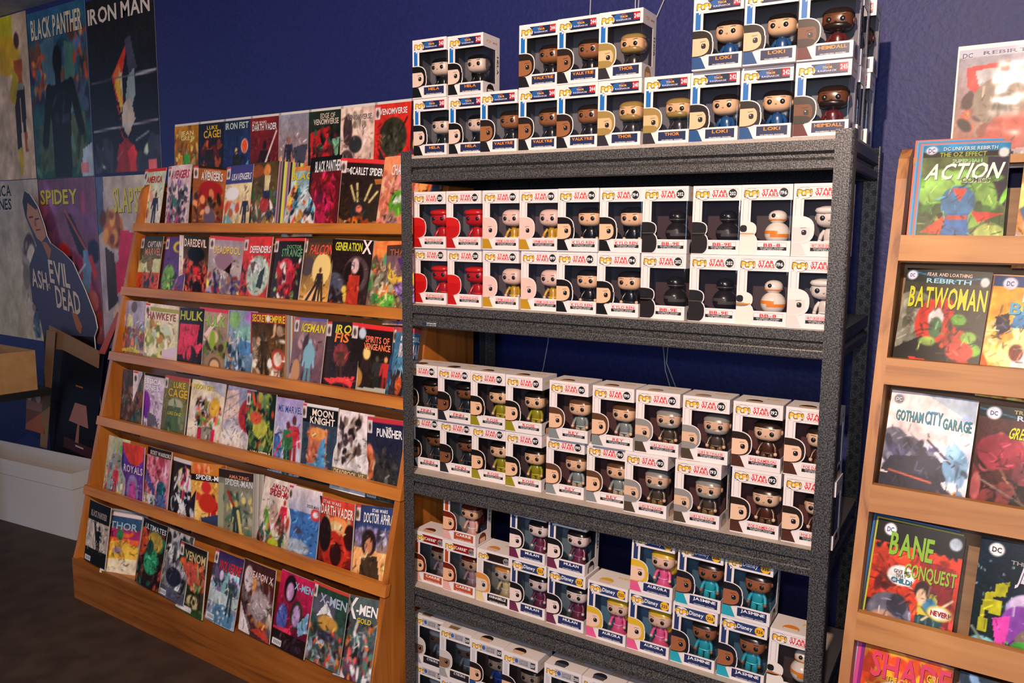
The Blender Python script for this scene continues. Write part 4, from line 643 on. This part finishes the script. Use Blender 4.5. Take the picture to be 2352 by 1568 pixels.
# right rack
RR_ = 'pine rack '
BIG = [('action',(3.010,.372,1.462),3,14,0,'green and purple cover with blue shape and red drapes, '+RR_+'tier one',"G 563 453;P 213 75 12 100 12 100 55 82 45;E 50 48 40 26 7a4;E 25 35 20 14 8b5;B 30 0 30 100 98 9 6a3,473,8b5,352;P 221 22 60 45 55 60 60 45 95;P c32 62 58 98 60 70 68;P b42 5 76 34 60 28 78;E 46 50 20 14 37a;P 26a 34 60 58 60 66 98 54 98 46 74 38 98 24 98;R 34 62 58 65 b42;P d42 38 38 56 38 48 50;E 84 84 20 16 9a5;E 20 92 16 10 c97;R 0 0 100 6 28b;R 0 6 100 11 111;E 10 4.5 7 3.6 eef;E 93 8 6 4 ddd;TDC|10|4.5|8|4|348;TDC UNIVERSE REBIRTH|55|3.5|62|3|bde;TTHE OZ EFFECT|47|8.5|54|4|9a3;TSUPERMAN|52|14|34|3|5a3;TACTION|50|23|86|14|ded|.3;TCOMICS|64|31|32|4|342",(5,-.004,.004,'2a8cc0,58a0d0,d86a50','spare copy with blue header behind the green and purple comic')),
 ('act2',(3.199,.362,1.450),-3,16,0,'orange yellow cover cut off at the frame edge, '+RR_+'tier one',"G d96 c84;R 0 0 100 9 247;B 60 0 10 100 98 12 db5,a63,ec7,579,cba;TACTION|50|16|80|10|eee",()),
 ('batw',(2.988,.306,1.194),-3,16.6,1.6,'black cover with yellow title, red hair and red pot, '+RR_+'tier two',"G 332 222;E 15 42 30 22 776;B 26 0 30 28 65 8 998,554,887;E 40 46 20 20 c32;E 52 34 12 10 b22;E 44 42 9 9 dcc;E 45 50 8 9 464;P 111 0 70 30 58 60 65 70 100 0 100;P d32 18 76 62 80 38 98;P 464 0 85 28 92 20 100 0 100;L 72 62 96 98 12 b32;B 24 55 50 82 66 7 c42,d53,a32;E 70 42 9 5 6a3;E 84 56 9 5 8b4;E 92 66 8 5 7b3;E 38 62 10 4 9b5;E 76 68 16 8 c43;R 0 0 100 12 122;L 10 3 60 10 1.5 38b;L 40 11 90 6 1.5 38b;E 8 6 6 4 eef;E 93 9 5 4 ccc;TDC|8|6|6|3|348;TFEAR AND LOATHING|52|4.5|52|3|dba;TREBIRTH|52|10|52|4|9cd;TBATWOMAN|53|24|90|18|cc2",()),
 ('beet',(3.157,.302,1.184),-3,17.3,2.1,'orange cover with bright burst and blue title, '+RR_+'tier two',"G e93 fc5;B 70 0 38 100 95 9 fc7,e73,b52,fd8,f95;P 37a 30 28 70 30 100 55 95 60 50 42 25 42;P 223 8 34 22 30 26 44 12 50;E 50 70 36 23 fe9;E 50 72 18 12 fff;E 36 62 8 7 732;R 0 0 100 9 247;E 18 6 8 5 eef;TDC|18|6|8|4|348;TREBIRTH|65|6|52|5|bde;TBLUE|62|16|56|9|eee;TBEETLE|60|26|76|10|5ac;TBURNED BY|62|94|70|6|c33",(4,-.0045,.002,'b8b0a0,8a5a40,c8843c','spare copy with orange edge behind the burst cover comic')),
 ('goth',(2.990,.231,.928),2,17,2.2,'white cover with blue title and grey motorcycle shapes, '+RR_+'tier three',"G edd edd;P abc 40 0 100 0 100 20;R 0 40 100 64 dde;E 10 46 18 15 667;E 30 48 16 11 556;B 50 4 42 60 66 6 557,334,778,446;P 334 10 55 60 50 90 64 60 74 0 68;P 223 0 70 60 66 100 88 100 100 0 100;E 84 55 14 14 7ac;E 80 44 8 7 9ce;B 18 72 52 96 90 5 79b,8ac,567;L 50 38 78 54 2.5 223;L 10 67 60 72 2 d64;B 22 55 78 98 96 3 d85,fc8,b64;E 85 94 10 6 fda;E 10 7 6 4 778;E 90 17 6 4 abd;TDC|10|7|7|3|eee;TGOTHAM|25|20|32|9|389;TCITY|53|19|20|11|38a;TGARAGE|80|22|32|9|389",()),
 ('gree2',(3.164,.235,.916),-3,15.2,.3,'dark red cover with yellow slanted title, '+RR_+'tier three',"G 533 311;B 70 0 25 100 98 12 733,211,945,422,a55;E 28 36 26 14 934;P 211 50 60 100 55 100 100 30 100;E 75 45 16 12 a54;L 5 58 60 75 2 876;L 30 50 75 92 2.5 754;P ca6 70 78 78 90 90 84 82 98 66 96;E 88 94 12 5 696;R 0 0 100 10 122;L 0 3 40 8 1.5 38b;E 16 6 8 5 eef;TDC|16|6|8|3.5|348;TTRIAL OF|54|3.5|34|3|ba6;TREBIRTH|66|8|50|4|cde;TGREEN ARROW|66|20|96|9|dd2|.2",()),
 ('bane',(2.992,.155,.656),0,17.5,1.8,'red and black cover with green title and yellow jacket, '+RR_+'tier four',"G d42 c31;B 60 0 24 100 80 6 b31,821,e43,c32;P 822 55 25 95 28 95 80 60 70;B 30 5 40 35 95 5 511,821;P 311 0 66 20 62 20 70 0 76;E 28 74 26 17 667;E 36 66 12 9 334;E 22 84 18 12 a87;E 40 86 16 9 b97;P 554 40 88 66 82 72 100 38 100;P cb4 58 52 78 50 84 68 60 70;E 72 60 8 6 48a;P 244 58 69 86 66 96 88 55 88;L 62 70 62 88 1 69a;L 70 70 72 88 1 69a;L 78 70 84 88 1 69a;E 62 50 9 8 322;E 62 54 6 6 db9;L 70 80 56 98 6 223;L 84 84 94 98 6 223;P d54 60 90 80 88 92 100 58 100;P 564 56 94 68 92 72 100 52 100;L 96 52 66 72 2.5 eda;R 0 0 100 18 111;B 20 0 16 100 22 4 111;E 36 42 16 8 eee;E 84 64 14 6 ec5;E 84 64 11 4.5 fff;E 16 7 7 5 eef;E 91 8 7 5 bcd;TDC|16|7|8|4|348;TBANE|43|17|50|19|8b3;TCONQUEST|68|36|58|11|9b3;TGIVE ME|36|39|18|3|322;TTHAT|36|42.5|12|3|322;TCHILD!|37|46|24|4|38a;TNEVER!|84|64|20|4|c33;R 82 92 94 98 eee",(3,-.004,.003,'1c6cb0,b0b83a,3a3a40','spare copy with blue header behind the red and black comic')),
 ('jet',(3.190,.165,.656),-3,15,.5,'navy starry cover with white script title and purple figures, '+RR_+'tier four',"G 123 122;B 40 0 10 100 60 1 eef,9cc;E 62 50 28 14 a9c;E 58 46 20 9 cbd;E 52 62 22 16 84a;P d4a 22 60 40 55 38 82 28 78;E 70 75 24 15 876;E 66 78 12 10 c8a;E 56 88 18 16 4a3;E 95 60 25 20 79c;E 92 34 18 8 58a;E 95 92 22 14 8ac;E 15 85 18 10 8cd;P bb2 22 34 36 30 32 42 20 44;P bb2 12 42 21 40 18 55 10 56;R 18 46 30 57 bb2;R 9 52 13 66 bb2;R 8 62 18 72 bb2;L 2 70 20 84 3 898;E 18 8 8 5 eee;TDC|18|8|10|4|223;TTHE|42|15|16|3|999;TJETSONS|70|22|84|14|dde|.2;R 10 93 24 99 ecc",()),
 ('shad',(2.998,.090,.398),0,15,1.5,'orange cover with red lettering, '+RR_+'lowest tier',"G e82 d63;B 44 0 0 100 50 13 ea2,c42,e93,d52;E 50 52 44 30 dcb;TSHADE|54|13|92|20|d46;TTHE CHANGING|54|22|50|4|ec3;TGIRL|80|13|14|6|ec3",(4,-.008,.004,'a8b0cc,8a2a7a,c84a8c','spare purple copy behind the orange comic, lowest tier in view')),
 ('next',(3.176,.090,.392),-3,15,1,'dark blue cover cut by the frame bottom, '+RR_+'lowest tier',"G 345 233;B 30 0 0 100 80 8 79b,556,bbc;E 40 6 10 4 def",())]
for i, (k, p, yw, ln, rl, d, s, st) in enumerate(BIG):
    comic(k, p, yw, ln, rl, 'comic with ' + d, s, 400 + i, nx=72, ny=108, thick=.004, stack=st, group='comics on the pine rack')
for i, (x, d, s) in enumerate(((3.056, 'silver and orange cover, red emblem, left of two', "G 99a a64;B 80 0 30 100 95 9 a53,422,854,a98,211,943;P c22 10 15 60 12 55 30 25 38 12 32;P bbb 20 18 50 17 44 28 26 32;E 50 45 30 20 876;F 55 32 42 333 555;E 66 72 28 17 b43;P baa 10 90 95 84 100 100 10 100;R 0 0 100 7 bbc;TDC|10|5|12|4|447;TREBIRTH|58|4|60|3|557;Z"), (3.232, 'grey blue flying shape, cut by frame edge', "G 999 976;B 60 30 20 100 98 10 865,544,a64,434,a99;L 18 10 24 60 9 67a;P 68a 14 35 38 40 34 62 16 58;B 12 5 70 60 98 8 c75,eb9;R 0 0 100 7 bbc"))):
    comic('bag', (x, .484, 1.668), 0, 4, 0, "bagged comic with " + d + ', pine rack top ledge', s, 450 + i, bag=True, nx=64, ny=96, group='bagged comics on the top ledges')

# ---------------------------------------------------------------- posters on the wall (thin paper, pinned at the corners)
def poster(x0, x1, z0, z1, spec, seed, label, lift=0, nx=70, ny=100):
    w, h = x1 - x0, z1 - z0; o = link('poster', block(w, h, .0008, 0, (.5, .48, .45)).data('poster', M['print']), None, (x0, WALLY - .0016 - lift, z0)); tag(o, label, 'poster', 'posters on the blue wall')
    link('print', cover_mesh('print', w, h, spec, nx, ny, seed, M['poster'], 0, -.0004), o)
    m = MB(); m.box(.003, w - .003, -.0010, -.0006, h * .333, h * .333 + .0025, (.5, .5, .5)); m.box(.003, w - .003, -.0010, -.0006, h * .666, h * .666 + .0025, (.5, .5, .5)); m.box(w * .5 - .001, w * .5 + .001, -.0010, -.0006, .003, h - .003, (.35, .35, .35))
    return o
poster(-2.11, -1.502, 1.790, 2.685, "G db9 db9;R 0 0 73 16 cb2;E 60 24 24 12 da2;P b52 72 28 88 28 86 44 74 44;E 80 16 5 5 533;P 322 68 44 90 44 88 72 82 72 80 50 78 80 70 82;R 70 42 88 45 998;P ca2 70 82 80 80 79 92 76 98 71 98;P b53 84 72 89 72 88 80 90 84 84 84;P ca2 80 38 70 55 60 50 70 32", 501, 'white poster with slim yellow and black costumed shape, far left upper row')
poster(-1.490, -.905, 1.782, 2.662, "G 368 254;B 60 0 15 100 60 9 245,356,643,335,568;P 578 20 20 45 12 42 60 26 66;P 587 62 20 80 24 74 60 60 66;B 20 5 22 30 50 4 d63,e94,a42;B 20 72 15 98 50 4 d63,e94,a42,657;P 564 10 68 90 62 92 92 8 96;B 24 0 70 100 98 6 454,576,343;P 111 30 45 72 42 66 72 64 100 34 100 34 72;E 49 31 8 9 111;L 32 47 20 78 11 111;L 70 45 84 72 11 111;R 44 36 54 44 111;B 16 38 48 62 72 5 223,111,334;P bcd 84 84 100 80 100 100 80 100;R 80 92 92 97 d88;TBLACK PANTHER|50|10|88|12|edb", 502, 'teal poster with dark standing silhouette, upper row second from left')
poster(-.893, -.310, 1.792, 2.640, "G 222 112;P c32 34 45 52 32 62 24 56 34 40 62 46 72;P e73 36 44 46 38 50 46 50 62 42 58;P eb3 38 50 44 44 48 60 46 66;P cc9 44 42 50 44 49 58;P 445 56 26 64 24 72 42 60 48;P 9aa 58 46 68 42 68 56 60 66 52 62;P cba 48 62 60 58 66 70 54 80 46 72;P d33 38 70 50 82 54 86 48 82;P a22 40 84 52 80 62 86 72 100 30 100;P e33 52 88 62 84 74 100 56 100;E 16 91 7 6 cdb;E 84 90 8 6 cdb;L 30 96 44 88 1 889;L 66 82 84 78 1.5 99a;B 14 0 84 30 98 8 334,223;B 10 70 80 100 98 9 334,445;R 82 94 94 99 d66;TIRON MAN|48|9|92|9|edc;L 2 47 98 45 1 667;L 70 46 98 45 2 bbc;L 2 75 98 72 1.2 bbc", 503, 'black poster with slivers of red, orange and silver, upper row right')
poster(-2.11, -1.497, .872, 1.786, "G ba9 cb9;E 78 45 12 12 544;B 40 66 38 92 60 5 655,877,988,433;P 433 72 52 88 52 86 82 74 84;B 46 66 50 92 82 4 433,544,322,766;P 567 76 82 88 82 86 99 80 99;B 20 76 82 88 98 3 456,678;B 16 60 40 98 80 9 ba9,a98;R 92 93 99 97 c99;TJESSICA|26|6|48|7|111;TJONES|28|14.5|42|7|111", 504, 'beige poster with dark smudged figure, lower row left')
poster(-1.489, -.905, .905, 1.783, "G 857 745;B 40 0 10 100 90 12 946,746,a57,858;P 223 44 20 56 22 80 42 78 50 66 46;L 46 20 80 44 2 d65;P 79b 74 44 92 42 80 70 68 70;E 92 44 10 7 224;L 86 48 92 58 6 c33;E 40 46 10 7 c33;P 224 26 48 54 48 58 72 30 78;P a44 66 92 100 78 100 100;B 18 40 70 98 98 9 a66,957,b65;L 60 60 76 52 2 cde;TSPIDEY|36|11|66|9|dc3", 505, 'purple poster with yellow arched title, behind the cut-out man')
poster(-.897, -.318, .892, 1.778, "G cba bab;P 568 -1 0 12 0 10 30 0 34;E 24 30 16 11 b63;B 16 8 22 36 40 6 c84,843,b63;P d25 36 30 62 32 76 48 80 58 34 58 30 44;P d25 14 54 34 46 40 62 24 68;P fda 60 34 72 36 74 46 64 50;E 56 66 17 15 ddd;E 52 62 4 4 fff;E 62 60 4 4 fff;P 433 10 40 24 44 26 72 10 78;P eca 16 78 24 74 40 92 44 96 22 98;E 26 84 7 12 eca;E 32 92 12 9 dba;P 447 38 76 80 78 84 98 44 98;TSLAPSTICK|62|13|70|14|dc4", 506, 'lilac poster with large red hat shape, partly behind the wooden rack')

# ---------------------------------------------------------------- left corner: standee, leaning board, bins and boxes
def cutout(name, pts, y, t, m, label, cat, mname='tan'):
    b = MB(); b.prism([(x, y + t, z) for x, z in pts][::-1], [(x, y, z) for x, z in pts][::-1]); o = link(name, b.data(name, m)); return tag(o, label, cat)
sy = .645
out = [(-1.585, 1.66), (-1.555, 1.72), (-1.50, 1.70), (-1.42, 1.63), (-1.365, 1.53), (-1.345, 1.475), (-1.31, 1.435), (-1.18, 1.385), (-1.09, 1.335), (-.98, 1.19), (-.90, 1.06), (-.885, 1.0), (-.92, .95), (-.90, .60), (-.90, .05), (-1.46, .05), (-1.45, .9), (-1.49, 1.06), (-1.55, 1.10), (-1.56, 1.30), (-1.50, 1.375), (-1.46, 1.42), (-1.51, 1.50), (-1.565, 1.58)]
st = cutout('cardboard_standee', out, sy, .005, M['print'], 'cardboard cut-out of a dark-haired person in a navy sweater before the posters', 'standee')
m = MB(); Yp = lambda l: sy - .0008 - .0003 * l
def sp(pts, c, l): m.poly([(x, Yp(l), z) for x, z in pts], hx(c))
sp(out, '46445c', 0)
sp([(-1.45, .9), (-1.40, .96), (-1.15, .94), (-.92, .95), (-.90, .60), (-.90, .05), (-1.46, .05)], '1c1214', 1)
sp([(-1.56, 1.60), (-1.52, 1.68), (-1.43, 1.63), (-1.37, 1.53), (-1.35, 1.47), (-1.40, 1.44), (-1.45, 1.46), (-1.51, 1.53)], 'c08260', 1)
sp([(-1.585, 1.66), (-1.555, 1.72), (-1.50, 1.70), (-1.42, 1.63), (-1.44, 1.615), (-1.53, 1.655), (-1.55, 1.57), (-1.565, 1.58)], '2a2c38', 2)
for a in ((-1.50, 1.575), (-1.435, 1.565)): sp([(a[0] - .022, a[1] - .006), (a[0] + .022, a[1] - .002), (a[0] + .022, a[1] + .006), (a[0] - .022, a[1] + .004)], '4a2c24', 3)
sp([(-1.455, 1.50), (-1.40, 1.505), (-1.40, 1.512), (-1.455, 1.508)], '6a3a30', 3); sp([(-1.468, 1.56), (-1.452, 1.56), (-1.44, 1.525), (-1.468, 1.525)], '9a6046', 3)
sp([(-1.40, 1.44), (-1.35, 1.44), (-1.30, 1.40), (-1.33, 1.34)], 'a86a4a', 2)
sp([(-1.13, 1.07), (-1.09, 1.08), (-1.03, 1.0), (-1.05, .955), (-1.09, .98)], 'a8663c', 2)
sp([(-1.38, .92), (-1.25, .95), (-1.20, .88), (-1.30, .84), (-1.39, .86)], '6a1c1c', 2)
part('printed_front', m, M['poster'], st)
m = MB()
for s, x, z, w, h in (('ASH', -1.452, 1.235, .17, .10), ('VS', -1.352, 1.20, .03, .03), ('EVIL', -1.235, 1.275, .21, .125), ('DEAD', -1.16, 1.135, .25, .12)):
    for vs, fs in text(s, x, z, w, h, -.1): m.mesh([(a, Yp(5), b - (a - x) * .12) for a, b in vs], fs, hx('d8c0a8'))
part('sweater_lettering', m, M['print'], st)
def plate(name, q0, q1, z0, z1, y0, y1, t, mt, label, cat):
    (a, b), (c, d) = q0, q1; m = MB(); m.hexa([(a, y0, z0), (b, y0, z0), (b, y0 + t, z0), (a, y0 + t, z0), (c, y1, z1), (d, y1, z1), (d, y1 + t, z1), (c, y1 + t, z1)], (.02, .02, .025)); return tag(link(name, m.data(name, mt)), label, cat)
bx = lambda z: (-1.365 + .27 * (z - .02) * .72, -.945 + .27 * (z - .02) * .62)
lb = plate('leaning_picture', (-1.365, -.945), (-1.200, -.800), .02, .87, .572, .622, .005, M['cover'], 'dark glossy picture of a pink lamp leaning behind the white box', 'picture')
m = MB()
def lp(pts, c, l):
    f = []
    for uu, v in pts: z = .02 + .85 * v; xl = -1.365 + .165 * v; xr = -.945 + .145 * v; f.append((xl + (xr - xl) * uu, .572 + .05 * v - .0006 - .0003 * l, z))
    m.poly(f, hx(c))
lp([(0, .0), (1, 0), (1, 1), (0, 1)], '14161e', 0);
lp([(.33, .54), (.82, .52), (.72, .66), (.44, .665)], 'b07a6c', 2); lp([(.53, .41), (.62, .41), (.60, .53), (.55, .53)], 'a87060', 2); lp([(.25, .36), (.95, .33), (.95, .40), (.25, .43)], '4a2c34', 1); lp([(.55, .385), (.75, .378), (.75, .388), (.55, .395)], 'd8b8a0', 3); lp([(.75, .27), (.9, .265), (.9, .275), (.75, .28)], 'b8a8a0', 3)
lp([(.42, .77), (.60, .765), (.60, .775), (.42, .78)], 'a86030', 3)
part('printed_front', m, M['poster'], lb)
fl = plate('cardboard_flap', (-1.40, -1.33), (-1.26, -1.17), .30, .97, .560, .570, .004, M['brown'], 'brown cardboard strip leaning left of the dark glossy picture', 'cardboard')
kb = cutout('cardboard_sheet', [(-1.33, .86), (-1.29, .99), (-.80, .89), (-.82, .80), (-1.16, .865)], .600, .006, M['brown'], 'dark brown cardboard sheet lying across the standee bottom', 'cardboard')
ob = plate('orange_print', (-1.55, -1.34), (-1.53, -1.36), .38, .64, .560, .575, .004, M['cover'], 'orange printed card with two pale discs beside the dark picture', 'picture')
m = MB()
for pts, c in (([(-1.55, .38), (-1.34, .38), (-1.36, .64), (-1.53, .64)], 'a85a3c'), ([(-1.54, .50), (-1.345, .50), (-1.36, .55), (-1.53, .55)], 'c8805c')): m.poly([(x, .5588 + .058 * (z - .38) - (.0003 if c[0] == 'c' else 0), z) for x, z in pts], hx(c))
for cx in (-1.50, -1.40): m.poly([(cx + .033 * math.cos(k * .52), .5688 - .0009, .585 + .038 * math.sin(k * .52)) for k in range(12)], hx('d8b8a0'))
part('printed_front', m, M['poster'], ob)
rbd = plate('red_board', (-.80, -.74), (-.64, -.60), .88, 1.10, .60, .62, .008, M['cover'], 'thin red board leaning between cut-out person and wooden rack', 'board')
m = MB(); m.hexa([(-.80, .597, .88), (-.74, .597, .88), (-.74, .599, .88), (-.80, .599, .88), (-.64, .617, 1.10), (-.60, .617, 1.10), (-.60, .619, 1.10), (-.64, .619, 1.10)], hx('b83a14')); part('painted_face', m, M['print'], rbd)
# white storage box without its lid
B = thing('storage_box', 'open white cardboard storage box on the floor left of the wooden rack', 'box', (-.621, .332, 0), (0, 0, math.radians(6.8)))
L_, Dp, Hh, t = 1.02, .205, .338, .004
m = MB()
for a in ((-L_, 0, 0, t, .0, .262), (-L_, 0, Dp - t, Dp, 0, .262), (-t, 0, t, Dp - t, 0, .262), (-L_, -L_ + t, t, Dp - t, 0, .262), (-L_ + t, -t, t, Dp - t, .0, t)): m.box(*a)
part('body', m, M['white'], B)
m = MB(); e = .006
for a in ((-L_ - e, e, -e, -e + t, .258, Hh), (-L_ - e, e, Dp + e - t, Dp + e, .258, Hh), (e - t, e, -e + t, Dp + e - t, .258, Hh), (-L_ - e, -L_ - e + t, -e + t, Dp + e - t, .258, Hh)): m.box(*a)
part('rim', m, M['white'], B)
m = MB(); m.box(-L_ + t, -t, t, Dp - t, .22, .226); part('inner_flap', m, M['brown'], B)
# tan bin of magazines on a dark table
Tb = thing('dark_table', 'black table with dark shelf under the tan comic bin', 'table', (-1.36, .12, 0)); x0, x1, y0, y1 = -.30, .32, -.34, .0
m = MB(); m.box(x0, x1, y0, .35, .655, .690); part('table_top', m, M['black'], Tb)
m = MB(); m.box(x0, x1, y0, y1, .33, .35); part('lower_shelf', m, M['black'], Tb)
for a in (x0, x1 - .04):
    for b in (y0, y1 - .04): m = MB(); m.box(a, a + .04, b, b + .04, 0, .655); part('leg', m, M['black'], Tb)
Bn = thing('comic_bin', 'tan wooden bin of magazines on the dark table, far left', 'bin', (-1.30, .12, .691)); m = MB(); x0, x1, y0, y1 = -.30, .25, -.33, .285; w = .012
for a in ((x1 - w, x1, y0, y1, 0, .205), (x0, x0 + w, y0, y1, 0, .205), (x0 + w, x1 - w, y0, y0 + w, 0, .205), (x0 + w, x1 - w, y1 - w, y1, 0, .205), (x0 + w, x1 - w, y0 + w, y1 - w, 0, w)): m.box(*a)
part('bin_body', m, M['tan'], Bn)
for k in range(14):
    c = hx(random.choice(['c8c0b4', 'a8b0b8', 'b85a30', 'd8d0c4', '6a7a8c'])); b = block(.17, .20 + .02 * random.random(), .006, 0, c); o = link('magazine', b.data('magazine', M['print']), None, (-1.56 + .24 * (k % 2), -.13 + .052 * (k // 2), .705), (-.12, 0, 0))
    tag(o, 'magazine standing edge-up in the tan wooden bin', 'magazine', 'magazines in the tan bin'); cv = MB(); cv.box(.002, .168, -.0012, -.0004, .002, .19, tuple(q * .7 for q in c)); part('cover', cv, M['cover'], o)
for k in range(9):
    c = hx(random.choice(['1c2630', '2a1c18', '14202c', '3a2a1c'])); o = link('dark_magazine', block(.17, .25, .012, 0, c).data('dark_magazine', M['print']), None, (-1.36 + .055 * (k % 2) , -.20 + .026 * k, .352), (-.10, 0, math.radians(35)))
    tag(o, 'dark magazine standing on the black table shelf', 'magazine', 'dark magazines under the bin'); cv = MB(); cv.box(.004, .166, -.0012, -.0004, .004, .246, tuple(q * 1.4 for q in c)); part('cover', cv, M['cover'], o)
# pale cords hanging on the wall behind the steel unit
for pts, lab in (([(2.002, .684, 2.66), (2.003, .683, 2.23), (1.999, .684, 2.10)], 'single pale cord above the numbered 240 boxes'), ([(2.15, .684, 2.66), (2.157, .682, 2.2), (2.163, .684, 1.9)], 'pale cord of the loose pair, left strand at top centre'),
                 ([(2.19, .684, 2.66), (2.168, .682, 2.2), (2.158, .683, 1.9)], 'pale cord of the loose pair, right strand at top centre'), ([(2.31, .684, 2.5), (2.249, .683, 2.194), (2.222, .684, 2.14), (2.2, .684, 1.9)], 'slanting pale cord near the top shelf gap'),
                 ([(1.87, .684, 1.22), (1.866, .683, 1.15), (1.849, .682, 1.06), (1.83, .683, 1.0), (1.835, .684, .8)], 'wavy pale cord behind the third shelf, left side'), ([(2.279, .684, 1.2), (2.293, .682, 1.097), (2.316, .683, 1.03), (2.32, .684, .9)], 'thin pale cord behind third shelf, left of the tangled pair'),
                 ([(2.30, .684, 1.2), (2.296, .682, 1.12), (2.329, .683, 1.047), (2.335, .684, .9)], 'thin pale cord behind third shelf, right of the tangled pair')):
    m = MB(); P = []
    for (a, b) in zip(pts, pts[1:]): P += [tuple(a[i] + (b[i] - a[i]) * k / 4 for i in range(3)) for k in range(4)]
    tag(link('wall_cord', (lambda q: (q.tube(P + [pts[-1]], .0016, 5), q.data('wall_cord', M['cordm']))[1])(MB())), lab, 'cord')
